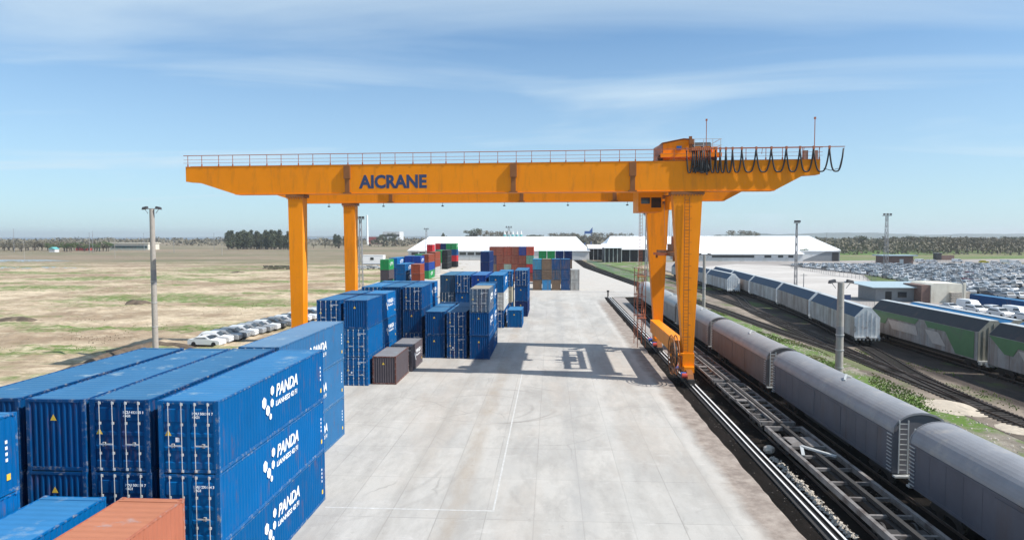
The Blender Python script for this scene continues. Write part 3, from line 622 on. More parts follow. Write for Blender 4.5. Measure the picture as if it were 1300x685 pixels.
for i, (x, c, cw) in enumerate(((-54.2, RD, 'red'), (-51.5, NV, 'navy'), (-48.8, GR, 'green'), (-46.1, GR, 'pale green'))):
    cs(x, 328, L20, [(c, cw),(BL2,'blue'),(RD,'red'),(BK,'black')], f'the farthest tall row, stack topped {cw}', HC, (0,) if i == 3 else ())

# ------------------------------------------------------------------ gantry crane
CX, CY = 14.1, 80.0
crane = empty('gantry_crane', (CX, CY, .1), 'tall orange gantry crane with AICRANE lettering spanning the container yard', 'gantry crane')
SK = .044
class CB(MB):
    def part(s, name, m_, parent=None, smooth=False):
        s.v = [(x-(0), y, z) for x, y, z in s.v]
        o = s.build(name, m_, parent or crane, smooth)
        if parent is None: o.location = (-CX, -CY, -.1)
        return o
def skew(mb): mb.v = [(x, y+SK*(14.1-x), z) for x, y, z in mb.v]; return mb
FY, RY = 70.5, 90.0; XL, XR, ZT, ZB = -39.9, 26.65, 22.77, 19.8
GIR = [(XL,ZT),(XR,ZT),(XR,21.35),(XR-1.6,21.25),(XR-4.3,ZB),(XL+5.6,ZB),(XL+1.5,21.1),(XL,21.2)]
for yc in (FY, RY):
    mb = CB(); mb.prism(GIR, 'y', yc-.7, yc+.7); g = skew(mb).part('girder', M['orange'])
    mb = CB()
    mb.box(XL, yc-.73, ZT+.003, XR, yc+.73, ZT+.05); mb.box(XL+5.6, yc-.78, ZB-.04, XR-4.3, yc+.78, ZB-.003); skew(mb).part('flange', M['orange2'] if False else M['orange'])
    for x in (-21.7, -3.93, 8.28):
        mb = CB(); mb.box(x-.34, yc-.98, 21.35, x+.34, yc-.703, ZT-.02); mb.box(x-.24, yc-.86, 19.9, x+.24, yc-.703, 21.35); mb.box(x-.42, yc-.95, 19.78, x+.42, yc-.703, 19.9)
        skew(mb).part('bracket', M['orange2'])  # dark brown because the shade on the brackets is put into their colour
    # handrail
    for nm, zz, t, mm in (('handrail', 24.0, .07, 'redrail'), ('guard_rail', 23.55, .03, 'redrail'), ('guard_rail', 23.2, .03, 'redrail')):
        mb = CB(); mb.bar((XL-.2, yc-.74, zz), (XR+(.0 if yc == RY else .2), yc-.74, zz), t); skew(mb).part(nm, M[mm])
    x = XL+.3
    while x < XR:
        mb = CB(); mb.bar((x, yc-.74, ZT+.05), (x, yc-.74, 24.0), .05); mb.box(x-.06, yc-.78, ZT+.05, x+.06, yc-.70, ZT+.28); skew(mb).part('rail_post', M['redrail']); x += 1.93 if int(x) % 3 else 1.6
    mb = CB(); mb.box(XL, yc+.3, ZT+.05, XR, yc+.42, ZT+.2); skew(mb).part('trolley_rail', M['rail'])
# lettering
tm = text_mesh('AICRANE', 1.9, M['navy'], 0, .075, .02); a, b_ = mesh_bounds(tm)
s = 7.35/(b_-a); mb = CB(); mb.add([((v.co.x-a)*s-20.45, 0, v.co.y*.98+20.38) for v in tm.vertices], [tuple(p.vertices) for p in tm.polygons])
for i, (x, y, z) in enumerate(mb.v): mb.v[i] = (x, FY-.70-(.014 if tm.vertices[i].co.z > 0 else -.01)+SK*(14.1-x), z)
mb.part('lettering', M['navy'])
# end ties between the girders
for x in (XL+1.2, XR-1.2):
    mb = CB(); mb.box(x-.9, FY+.7, ZT-1.0, x+.9, RY-.7, ZT-.1); skew(mb).part('end_tie', M['orange'])
# legs
for yc in (FY, RY):
    # rigid side, wide head tapering down
    mb = CB(); y0, y1 = yc-.65, yc+.75
    mb.add([(13.55,y0+.1,3.2),(14.62,y0+.1,3.2),(14.62,y1-.1,3.2),(13.55,y1-.1,3.2),(12.35,y0,19.45),(15.3,y0,19.45),(15.3,y1,19.45),(12.35,y1,19.45)], [(0,3,2,1),(4,5,6,7),(0,1,5,4),(1,2,6,5),(2,3,7,6),(3,0,4,7)])
    mb.part('leg', M['orange'])
    mb = CB(); mb.box(12.15, y0-.1, 19.46, 15.5, y1+.1, 19.74)
    for k in range(11): mb.box(12.3+k*.3, y0-.16, 19.3, 12.38+k*.3, y0-.1, 19.5)
    mb.part('head_flange', M['orange2'])
    mb = CB(); mb.box(13.5, y0, 1.7, 14.7, y1, 3.2); mb.box(13.6, y0-.5, 1.3, 14.6, y1+.5, 1.9); mb.part('leg_foot', M['orange'])
    # flexible side
    xc = -27.55; o_ = SK*(14.1-xc)
    mb = CB(); y0 += o_; y1 += o_
    mb.add([(xc-.62,y0,1.8),(xc+.62,y0,1.8),(xc+.62,y1,1.8),(xc-.62,y1,1.8),(xc-.8,y0,19.4),(xc+.8,y0,19.4),(xc+.8,y1,19.4),(xc-.8,y1,19.4)], [(0,3,2,1),(4,5,6,7),(0,1,5,4),(1,2,6,5),(2,3,7,6),(3,0,4,7)])
    mb.part('leg', M['orange'])
    mb = CB(); mb.box(xc-1.0, y0-.12, 19.42, xc+1.0, y1+.12, 19.74)
    for k in range(7): mb.box(xc-.85+k*.27, y0-.2, 19.2, xc-.79+k*.27, y0-.12, 19.5)
    mb.part('head_flange', M['orange2'])
for xc in (13.55, -27.55):
    o_ = SK*(14.1-xc)
    mb = CB(); mb.box(xc-.55, FY+.8+o_, 2.7, xc+.6, RY-.7+o_, 4.3); mb.part('sill_beam', M['orange'])
    for yc in (FY+o_, RY+o_):
        x_ = xc+.5 if xc > 0 else xc
        mb = CB(); mb.prism([(yc-2.3,.75),(yc+2.3,.75),(yc+2.0,1.3),(yc+.9,1.75),(yc-.9,1.75),(yc-2.0,1.3)], 'x', x_-.3, x_+.3); bg_ = mb.part('bogie', M['orange2'])
        for dy_ in (-1.6, -.55, .55, 1.6):
            mb = CB(); mb.tube([(x_-.13, yc+dy_, .62), (x_+.13, yc+dy_, .62)], .36, 14); wq = mb.part('wheel', M['bogie'], bg_)
        for k, (dy_, mm) in enumerate(((-2.3, 'redm'), (-1.7, 'bluem'), (1.7, 'bluem'), (2.3, 'redm'))):
            mb = CB(); mb.tube([(x_-.9, yc+dy_, 1.25), (x_-.4, yc+dy_, 1.25)], .24, 10); mb.part('drive_motor', M[mm], bg_)
        mb = CB(); mb.box(x_-.3, yc-2.75, .45, x_+.3, yc-2.3, .9); mb.part('buffer', M['bogie'], bg_)
# ladder on the front right leg
mb = CB(); yq = FY-.8
for s_ in (-.24, .24): mb.bar((13.75+s_, yq, 3.4), (13.75+s_, yq-.02, 19.2), .05)
for k in range(46): mb.bar((13.51, yq, 3.6+k*.34), (13.99, yq, 3.6+k*.34), .04)
for k in range(12): mb.bar((13.35, yq-.5, 5+k*1.2), (14.15, yq-.5, 5+k*1.2), .03).bar((13.35, yq-.5, 5+k*1.2), (13.51, yq, 5+k*1.2), .03).bar((14.15, yq-.5, 5+k*1.2), (13.99, yq, 5+k*1.2), .03)
mb.part('ladder', M['orange2'])
# stair tower beside the rear right leg
mb = CB()
for z0, z1, y0, y1 in ((1.5,4.6,91.5,88.2),(4.6,7.4,88.2,91.2),(7.4,10.0,91.2,88.2)):
    for s_ in (11.3, 12.1): mb.bar((s_, y0, z0), (s_, y1, z1), .07, .16); mb.bar((s_, y0, z0+1), (s_, y1, z1+1), .04)
    for k in range(9): q = (k+.5)/9; mb.box(11.3, y0+(y1-y0)*q-.12, z0+(z1-z0)*q, 12.1, y0+(y1-y0)*q+.12, z0+(z1-z0)*q+.03)
for xx in (11.2, 12.2):
    for yy in (88.0, 91.7): mb.bar((xx, yy, .8), (xx, yy, 11), .08)
for z_ in (4.6, 7.4, 10): mb.box(11.1, 87.8, z_, 12.3, 88.6, z_+.06).box(11.1, 91, z_, 12.3, 91.8, z_+.06)
mb.part('stair', M['redrail'])
mb = CB()
for xx, yy in ((11.5, 89.6), (11.9, 89.6), (11.7, 90.0)): mb.bar((xx, yy, 10), (xx, yy, 19.2), .045)
for k in range(20): mb.bar((11.5, 89.6, 10.2+k*.45), (11.9, 89.6, 10.3+k*.45), .035)
mb.part('ladder', M['redrail'])
# cable reel
mb = CB(); rc = Vector((12.55, 69.6, 3.1)); ring = [(rc.x, rc.y+2.0*math.cos(a*math.tau/28), rc.z+2.0*math.sin(a*math.tau/28)) for a in range(29)]
for dx_ in (-.22, .22):
    mb.tube([(p[0]+dx_, p[1], p[2]) for p in ring], .055, 5)
    mb.tube([(rc.x+dx_, rc.y+1.1*math.cos(a*math.tau/20), rc.z+1.1*math.sin(a*math.tau/20)) for a in range(21)], .04, 5)
    for a in range(12): q = a*math.tau/12; mb.bar((rc.x+dx_, rc.y, rc.z), (rc.x+dx_, rc.y+2*math.cos(q), rc.z+2*math.sin(q)), .05)
rl = mb.part('cable_reel', M['orange2'])
mb = CB(); mb.tube([(rc.x-.18, rc.y, rc.z), (rc.x+.18, rc.y, rc.z)], 1.25, 20); mb.part('wound_cable', M['black'], rl)
mb = CB(); mb.tube([(rc.x-.3, rc.y, rc.z), (13.6, rc.y+.4, rc.z)], .15, 8); mb.bar((13.2, 70.2, 3.1), (13.4, 70.4, 1.7), .2); mb.part('reel_bracket', M['orange'])
# operator cabin slung under the girders
mb = CB(); mb.box(9.9, 78, 18.0, 12.6, 83, 20.6); cab = mb.part('operator_cabin', M['orange'])
mb = CB(); mb.box(11.35, 77.96, 18.45, 12.45, 78.02, 19.6); mb.box(10.2, 77.97, 18.9, 11.2, 78.02, 19.6); mb.part('window', M['glass'], cab)
mb = CB(); mb.tube([(13.4, 78.4, 18.2), (13.4, 78.4, 19.8)], .42, 12); mb.part('air_tank', M['orange'])
mb = CB(); mb.bar((11, 80, 20.6), (11, 80, 23), .2).bar((12.2, 80, 20.6), (12.2, 80, 23), .2).box(12.6,78,19.7,14.4,83,19.85); mb.part('cabin_hanger', M['orange2'])
# trolley
def tx(mb): return skew(mb)
mb = CB()
for y in (FY+.36, RY+.36): mb.box(11.2, y-.35, ZT+.5, 17.3, y+.35, ZT+.95)
for x in (11.9, 14.2, 16.7): mb.box(x-.3, FY+.7, ZT+.3, x+.3, RY, ZT+.8)
mb.box(11.3, FY+.8, ZT+.81, 17.3, RY-.2, ZT+.86)
tx(mb).part('trolley_frame', M['orange'])
for y in (FY+.36, RY+.36):
    for x in (11.2, 16.6):
        mb = CB(); mb.tube([(x, y-.12, ZT+.48), (x, y+.12, ZT+.48)], .28, 12); tx(mb).part('trolley_wheel', M['bogie'])
mb = CB(); mb.prism([(11.55,23.2),(11.55,24.75),(13.6,25.15),(14.4,25.1),(14.4,23.2)], 'y', FY+.75, 72.6); hs_ = tx(mb).part('machinery_house', M['orange'])
mb = CB(); mb.prism([(11.4,24.78),(13.6,25.2),(14.6,25.14),(14.6,25.2),(13.6,25.28),(11.4,24.86)], 'y', FY+.6, 72.8); tx(mb).part('house_roof', M['orange2'], hs_)
mb = CB(); mb.prism([(10.75,23.0),(10.75,24.42),(11.54,24.82),(11.54,23.0)], 'y', FY+.85, 72.5); tx(mb).part('mesh_guard', M['mesh'], hs_)
mb = CB(); mb.box(13.0, FY+.66, 23.25, 13.55, FY+.74, 23.7); tx(mb).part('vent', M['black'], hs_)
mb = CB(); mb.box(12.9, FY+.62, 24.1, 13.4, FY+.74, 24.5); tx(mb).part('lamp', M['bluem'], hs_)
mb = CB()
for y in (FY+.1, 80, RY-.5):
    for x in (14.6, 15.5, 16.4, 17.2): mb.bar((x, y, 23.8), (x, y, 25.1), .05)
    for z in (24.45, 25.1): mb.bar((14.5, y, z), (17.3, y, z), .045)
for z in (24.45, 25.1): mb.bar((17.2, FY+.1, z), (17.2, RY-.5, z), .045)
tx(mb).part('trolley_handrail', M['galv'])
for y in (73.5, 76.5, 83.5, 86.5):
    mb = CB(); mb.tube([(15, y, 24.6), (16.8, y, 24.6)], .55, 14); tx(mb).part('hoist_drum', M['bogie'])
mb = CB(); mb.box(14.2, 79.5, 23.2, 16.8, 88.0, 24.7); tx(mb).part('added_cabinet', M['orange'])  # added out of sight at the rear to keep the trolley's shadow broad
for (x, y) in ((14.7, FY+.3), (15.6, FY+.2), (16.4, FY+.4)):
    mb = CB(); mb.box(x, y, 23.7, x+.55, y+.6, 24.35); tx(mb).part('junction_box', M['orange'])
mb = CB(); mb.bar((14.2, FY+.2, 23.8), (14.2, FY+.2, 25.4), .28).box(14.05, FY-.1, 24.6, 14.5, FY+.3, 25.1); tx(mb).part('trolley_arm', M['orange2'])
# spreader and ropes
mb = CB()
for x in (13.55, 15.35): mb.box(x-.22, 74.2, 13.0, x+.22, 86.4, 13.45)
for y in (74.4, 77.3, 79.5, 81.1, 83.3, 86.2): mb.box(13.3, y-.25, 12.98, 15.6, y+.25, 13.5)
mb.box(13.9, 78.5, 13.5, 15.0, 82.1, 14.3)
for x in (13.3, 15.6):
    for y in (74.3, 86.3): mb.box(x-.12, y-.12, 12.5, x+.12, y+.12, 13.1)
sp = mb.part('spreader', M['orange2'])
mb = CB(); mb.box(12.2, 78.2, 13.0, 13.3, 78.4, 13.3).box(12.2, 81.6, 13.0, 13.3, 81.8, 13.3).tube([(14.2,79.3,14.3),(14.2,79.3,15.2)], .35, 10); mb.part('guide_arm', M['redrail'], sp)
mb = CB(); mb.box(14.0, 73.9, 13.5, 14.5, 74.2, 14.0); mb.part('floodlight', M['white'], sp)
for x in (13.7, 15.2):
    for y in (78.8, 81.8):
        for q in (-.12, .12): mb = CB(); mb.bar((x+q, y, 14.2), (x+q*3, y+SK*0, 23.3), .03); mb.part('hoist_rope', M['steel'])
# festoon
FYF = FY-.965
mb = CB(); mb.bar((12.6, FYF, 24.02), (28.85, FYF, 24.02), .07)
for x in (17, 21, 25, 26.5): mb.bar((x, FYF, 24.02), (x, FY-.7, 23.4), .04)
skew(mb).part('festoon_rail', M['redrail'])
ap = [13.6]+[14.2+.19*k for k in range(10)]+[16.46,16.9,17.46,18.1,19.0,20.4,21.86,23.3,24.6,25.9,27.4,28.75]
for i in range(len(ap)-1):
    a, b_ = ap[i], ap[i+1]; w_ = b_-a; dp = 2.25 if w_ > .3 else 2.25+random.uniform(-.15,.2); pts = []
    for k in range(15):
        t_ = k/14; e = abs(2*t_-1); z = 23.85-dp*(1-e**3.2)
        bow = .10*math.sin(math.pi*t_)*(1 if w_ < .5 else 0)
        pts.append((a+w_*t_, FYF+SK*(14.1-a)+random.uniform(-.05,.05)*(w_ < .5), z))
    mb = CB(); mb.tube(pts, .078 if w_ > .3 else .07, 6); yc_ = FYF+SK*(14.1-(a+b_)/2); mb.part('festoon_cable', M['black'], smooth=True)
    mb = CB(); mb.box(a-.08, FYF-.1+SK*(14.1-a), 23.8, a+.08, FYF+.1+SK*(14.1-a), 24.12); mb.part('cable_carrier', M['redrail'])
mb = CB(); mb.tube([(26.9,FYF-.5,21.9),(27.6,FYF-.5,21.7),(28.4,FYF-.5,21.9),(28.85,FYF-.5,23.9)], .04, 5); mb.part('festoon_cable', M['steel'])
for x in (15.6, 26.1):
    mb = CB(); mb.bar((x, FY-.6, ZT), (x, FY-.6, 26.9), .06); mb.box(x-.08,FY-.68,26.8,x+.08,FY-.52,27.0); skew(mb).part('lightning_rod', M['redrail'])
for x in (25.35, 26.3): mb = CB(); mb.box(x-.2, FY-.5, ZT+.05, x+.2, FY-.2, 23.75); skew(mb).part('junction_box', M['mesh'])
for x in (-30.6, -22.9, -14.7, -6.3, 2.2, 10.0):
    mb = CB(); mb.bar((x, RY, ZB), (x, RY, 19.4), .05); mb.box(x-.14, RY-.14, 19.25, x+.14, RY+.12, 19.4); skew(mb).part('floodlight', M['lamp'])

# ------------------------------------------------------------------ wagons
def bogie(root, x, y, z=.3):
    b_ = MB().prism([(y-1.5,.5),(y-1.2,.35),(y-.4,.55),(y+.4,.55),(y+1.2,.35),(y+1.5,.5),(y+1.1,.95),(y-1.1,.95)], 'x', x-1.02, x-.9)
    b_.prism([(y-1.5,.5),(y-1.2,.35),(y-.4,.55),(y+.4,.55),(y+1.2,.35),(y+1.5,.5),(y+1.1,.95),(y-1.1,.95)], 'x', x+.9, x+1.02); b_.box(x-.9,y-.3,.5,x+.9,y+.3,.9)
    o = b_.build('bogie', M['bogie'], root)
    for dy_ in (-.93, .93): MB().tube([(x-.82,y+dy_,.48),(x-.70,y+dy_,.48)], .47, 16).tube([(x+.70,y+dy_,.48),(x+.82,y+dy_,.48)], .47, 16).tube([(x-.7,y+dy_,.48),(x+.7,y+dy_,.48)], .09, 8).build('wheelset', M['bogie'], o)
def coupler(root, x, y0, y1): MB().bar((x, y0, 1.06), (x, y1, 1.06), .25).build('coupler', M['bogie'], root)
ZR = .28
# grey covered wagons (rounded roof)
def covered():
    L = 22.1; hw = 1.55; root = empty('covered_wagon', (0,0,0), 'x', 'freight wagon', 'grey covered freight wagons')
    prof = [(-hw,1.15),(hw,1.15),(hw,3.55)]+[(hw*math.cos(a), 3.55+1.12*math.sin(a)) for a in [math.pi*k/14 for k in range(1,14)]]+[(-hw,3.55)]
    sc = MB(); sc.prism(prof, 'y', .45, L-.45)
    arc = [(hw+.01)*1 for _ in (0,)]
    rf = MB(); n = 20; vs = []; fs = []
    for yy in (.35, L-.35):
        for k in range(n+1): a = math.pi*k/n; vs.append(((hw+.03)*math.cos(a), yy, 3.56+1.16*math.sin(a)))
        for k in range(n, -1, -1): a = math.pi*k/n; vs.append(((hw-.0)*math.cos(a), yy, 3.52+1.12*math.sin(a)))
    m2 = 2*(n+1)
    for k in range(m2): fs.append((k, (k+1)%m2, m2+(k+1)%m2, m2+k))
    fs += [tuple(range(m2)), tuple(range(m2, 2*m2))[::-1]]
    rf.add(vs, fs)
    r2_ = MB()
    for yy in (.38, L-.44):
        for k in range(12):
            a, b_ = math.pi*k/12, math.pi*(k+1)/12
            r2_.bar(((hw+.05)*math.cos(a), yy, 3.56+1.18*math.sin(a)), ((hw+.05)*math.cos(b_), yy, 3.56+1.18*math.sin(b_)), .05, .05)
    rf.add(r2_.v, r2_.f); rf.build('roof', M['hopper_roof'], root)
    e = MB()
    for s_ in (-1, 1): e.box(s_*hw-.03, .5, 3.40, s_*hw+.03, L-.5, 3.52).box(s_*hw-.03, .5, 1.15, s_*hw+.03, L-.5, 1.32)
    for s_ in (-1, 1):
        for k in range(15): yy = .9+k*1.45; e.box(s_*(hw+.0)-.012, yy-.03, 1.3, s_*(hw+.0)+.012, yy+.03, 3.42)
    sc.add(e.v, e.f); body = sc.build('body', M['hopper'], root)
    for s_ in (-1, 1):
        for q0 in (7.5, 12.2): MB().box(s_*(hw+.01)-.02, q0, 1.4, s_*(hw+.01)+.02, q0+2.3, 3.3).build('side_door', M['hopper'], root)
    MB().bar((-.5,9.5,4.68),(-.1,10.2,4.95),.12).bar((-.1,10.2,4.95),(.35,10.4,4.75),.12).build('roof_hatch', M['galv'], root)
    for yy, q in ((.44,-1),(L-.44,1)):
        lb = MB()
        for s_ in (-1.25, -.75): lb.bar((s_, yy+q*.12, 1.2), (s_, yy+q*.12, 4.3), .06)
        for k in range(10): lb.bar((-1.25, yy+q*.12, 1.4+k*.3), (-.75, yy+q*.12, 1.4+k*.3), .045)
        for k in range(11): lb.bar((-hw-.06, yy-q*.55, 1.3+k*.21), (-hw-.06, yy-q*.02, 1.3+k*.21), .045)
        lb.build('ladder', M['galv'], root)
        MB().box(-hw, min(yy,yy+q*.35), 1.0, hw, max(yy,yy+q*.35), 1.1).build('end_platform', M['galv'], root)
    MB().box(-.3,.3,.85,.3,L-.3,1.15).box(-1.2,7,.7,1.2,15,1.1).build('underframe', M['bogie'], root)
    bogie(root, 0, 3); bogie(root, 0, L-3); coupler(root, 0, -.3, L+.3)
    return root
SLATE = (.115,.115,.135)
wag = covered(); spots = [(16.4, SLATE, 'dark slate grey covered wagon in the bottom right corner, nearest of its train'),
  (39.55, (.12,.12,.135), 'dark slate grey covered wagon beside the empty flat wagon'),
  (62.7, (.165,.14,.13), 'reddish grey covered wagon just past the concrete lamp post'),
  (85.85, (.19,.185,.185), 'weathered grey covered wagon right of the crane front leg'),
  (109.0, (.26,.26,.25), 'pale grey covered wagon seen between the crane legs'),
  (132.15, (.46,.45,.42), 'pale covered wagon at the far end of the train left of the rear leg')]
for i, (y, c, lab) in enumerate(spots):
    o = wag if i == 0 else copy_tree(wag); o.location = (21.4, y, ZR); o['label'] = lab; paint(o, c)
# empty flat wagons
def flat(kind, L, label):
    root = empty('container_flat_wagon', (0,0,0), label, 'flat wagon', 'empty container flat wagons'); hw = 1.24
    f = MB()
    if kind == 0:
        for s_ in (-1, 1): f.box(s_*hw-.11, 0, .78, s_*hw+.11, L, 1.12)
        f.box(-hw, 0, .8, hw, .2, 1.1); f.box(-hw, L-.2, .8, hw, L, 1.1)
        f.box(-.9, L-4.6, 1.06, .9, L-2.6, 1.10); f.box(-hw+.1, L-4.75, .9, hw-.1, L-4.55, 1.1)
        f.build('side_frame', M['skel'], root)
        k = 0; y = 1.8
        while y < L-5: MB().box(-hw+.1, y-.09, .8, hw-.1, y+.09, .98).build('cross_member', M['skel'], root); y += 2.3
        MB().bar((-.6,L-5.2,1.25),(.8,L-7.2,1.25),.22,.12).bar((-.6,L-5.2,1.25),(-.9,L-6.4,1.0),.2,.1).build('folded_stanchion', M['galv'], root)
        MB().bar((-.2,2,.7),(-.2,L-2,.7),.3,.3).build('centre_sill', M['bogie'], root)
    else:
        for s_ in (-1, 1): f.box(s_*hw-.05, 0, .86, s_*hw+.05, L, 1.05)
        f.box(-hw, 0, .8, hw, .25, 1.08); f.box(-hw, L-.25, .8, hw, L, 1.08); f.build('side_frame', M['skel'], root)
        MB().box(-.36, .2, .7, -.22, L-.2, 1.14).box(.16, .2, .7, .3, L-.2, 1.14).build('centre_sill', M['skel'], root)
        y = 1.1
        while y < L-.6: MB().box(-hw+.05, y-.07, .84, hw-.05, y+.07, 1.0).build('cross_member', M['skel'], root); y += 1.5
        MB().box(-hw, L/2-.35, 1.0, hw, L/2+.35, 1.1).build('bolster', M['skel'], root)
    bogie(root, 0, 2.3); bogie(root, 0, L-2.3); coupler(root, 0, -.45, L+.45)
    return root
for y, L, k, lab in ((30.2, 19.6, 0, 'nearest empty flat wagon with a heavy side frame'), (51.0, 13.6, 1, 'empty skeleton flat wagon coupled ahead of the nearest one'), (65.8, 13.6, 1, 'empty skeleton flat wagon beside the crane front leg'), (80.6, 13.6, 1, 'empty skeleton flat wagon between the crane legs')):
    o = flat(k, L, lab); o.location = (16.95, y, ZR)
# box hoppers with chamfered tops
def boxhop(L, zt, ze, label, group, endmat):
    root = empty('hopper_wagon', (0,0,0), label, 'freight wagon', group); hw = 1.62; tw = .45
    MB().prism([(-hw-.01,ze),(hw+.01,ze),(tw,zt),(-tw,zt)], 'y', .4, L-.4).build('roof', M['hopper'], root)
    MB().box(-tw-.02, .4, zt+.002, tw+.02, L-.4, zt+.06).build('roof_walk', M['galv'], root)
    for yy, q in ((.4,-1),(L-.4,1)):
        a, b_ = sorted((yy, yy+q*.06)); e = MB().prism([(-hw,1.1),(hw,1.1),(hw,ze),(tw,zt),(-tw,zt),(-hw,ze)], 'y', a, b_)
        for k in (-1.1, -.55, 0, .55, 1.1):
            a2, b2 = sorted((yy+q*.06, yy+q*.12)); e.box(k-.04, a2, 1.2, k+.04, b2, zt-.3-abs(k)*.7)
        e.build('end_wall', endmat, root)
        a2, b2 = sorted((yy, yy+q*.45)); p = MB().box(-hw, a2, .95, hw, b2, 1.12)
        for k in range(7): p.box(-hw+.1+k*.48, min(a2,b2), .7, -hw+.28+k*.48, max(a2,b2), .95)
        p.build('buffer_beam', M['galv'], root)
    f = MB()
    for s_ in (-1, 1):
        for k in range(int(L/1.9)): yy = .9+k*1.9; f.box(s_*hw-.03, yy-.04, 1.15, s_*hw+.03, yy+.04, ze)
        for yy in (.42, L-.62): f.box(s_*hw-.05, yy, 1.1, s_*hw+.05, yy+.2, ze)
    bd_ = MB().prism([(-hw,1.1),(hw,1.1),(hw,ze),(-hw,ze)], 'y', .4, L-.4); bd_.add(f.v, f.f); bd_.build('body', M['rustw'], root)
    MB().box(-.35,.3,.75,.35,L-.3,1.1).prism([(3.5,1.1),(L-3.5,1.1),(L-4.8,.55),(4.8,.55)], 'x', -1.0, 1.0).build('underframe', M['bogie'], root)
    bogie(root, 0, 2.3); bogie(root, 0, L-2.3); coupler(root, 0, -.35, L+.35); return root
ENDG = mat('pale_end_paint', (.72,.74,.74), .55, var=.12, vscale=2, dirt=(.25,.12,.06), dirt_amt=.22, dscale=1.1)
ENDB = mat('olive_end_paint', (.25,.24,.20), .6, var=.15, dirt=(.14,.10,.07), dirt_amt=.3)
WCOL = (.52,.50,.48); WROOF = (.02,.05,.10)
def place_on(o, p0, p1): o.location = (p0[0], p0[1], ZR); o.rotation_euler[2] = -math.atan2(p1[0]-p0[0], p1[1]-p0[1])
def tint(o, body, roof):
    paint(o, body)
    for k in o.children:
        if k.name.startswith('roof') and not k.name.startswith('roof_walk'): k.color = (*roof, 1)
path = spline([(43.2,94.5),(44.5,105),(46.2,118.4),(48.1,134.6),(49.4,151),(50.8,174.4),(52.4,200),(53,240),(50,300)], 1)
def along(path, d):
    acc = 0
    for i in range(len(path)-1):
        l = (path[i+1]-path[i]).length
        if acc+l >= d: return path[i].lerp(path[i+1], (d-acc)/l)
        acc += l
    return path[-1]
bh = boxhop(24.6, 5.15, 3.85, 'x', 'blue topped hopper wagons', ENDG)
labs = ['blue topped hopper wagon with its pale rusty end wall facing the yard', 'rust stained blue topped hopper wagon, second from the near end of its train', 'blue topped hopper wagon third from the near end', 'blue topped hopper wagon fourth from the near end', 'blue topped hopper wagon fifth from the near end']
for i, lab in enumerate(labs):
    o = bh if i == 0 else copy_tree(bh); o['label'] = lab; d0 = i*25.4; place_on(o, along(path, d0), along(path, d0+24.6)); tint(o, WCOL if i % 2 == 0 else (.42,.37,.34), WROOF)
p2 = spline([(46.9,176.5),(47.2,200),(46.6,240),(42,300)], 1)
for i in range(3):
    o = copy_tree(bh); o['label'] = ['lone pale ended blue topped wagon heading the siding right of the crane leg', 'second blue topped wagon behind the lone pale end', 'third blue topped wagon of the short siding train'][i]
    place_on(o, along(p2, i*25.4), along(p2, i*25.4+24.6)); tint(o, (.5,.5,.5), (.025,.06,.11)); o['group'] = 'blue topped wagons on the short siding'
# green and grey hoppers
gh = boxhop(25.6, 5.55, 4.3, 'x', 'green and grey hopper wagons', ENDB)
dec = MB(); X0 = -1.62-.045
def quad(mb, pts, mi): mb.prism(pts, 'x', X0-.006, X0+.01, mi)
quad(dec, [(22.5,2.6),(25.1,4.25),(12.5,4.25),(13.4,3.5),(20.5,3.5),(21.2,2.6)], 0)
quad(dec, [(1.0,4.25),(11.2,4.25),(10.4,3.5),(1.0,3.5)], 0)
quad(dec, [(1.0,1.25),(4.4,1.25),(6.6,3.5),(1.0,3.5)], 0)
gd = dec.build('livery_panel', [M['green']], gh); 
dec = MB(); X0 -= .012
quad(dec, [(12.6,2.1),(19.2,2.1),(20.4,3.3),(13.2,3.3)], 0); quad(dec, [(6.4,1.7),(9.2,1.7),(11,3.2),(8.0,3.2)], 0); dec.build('livery_panel', [mat('wagon_pale_panel', (.50,.46,.44), .55, var=.1)], gh)
for i, (y, lab) in enumerate(((77.0, 'green and grey hopper wagon with a dark sloped roof, behind the end-on pale wagon'), (50.4, 'green and grey hopper wagon cut by the right photo edge'))):
    o = gh if i == 0 else copy_tree(gh); o.location = (48.9, y, ZR); o['label'] = lab; tint(o, (.36,.35,.35), (.035,.036,.042))
bq = boxhop(23.4, 4.95, 4.3, 'x', 'blue roofed wagons behind the green train', ENDB)
for i, y in enumerate((82.6, 58.4)):
    o = bq if i == 0 else copy_tree(bq); o['label'] = ['blue roofed wagon behind the green hopper train, the farther one', 'blue roofed wagon behind the green hopper train, cut by the photo edge'][i]; o['group'] = 'blue roofed wagons behind the green train'
    o.location = (55.2, y, ZR); tint(o, (.03,.12,.28), (.015,.16,.36))

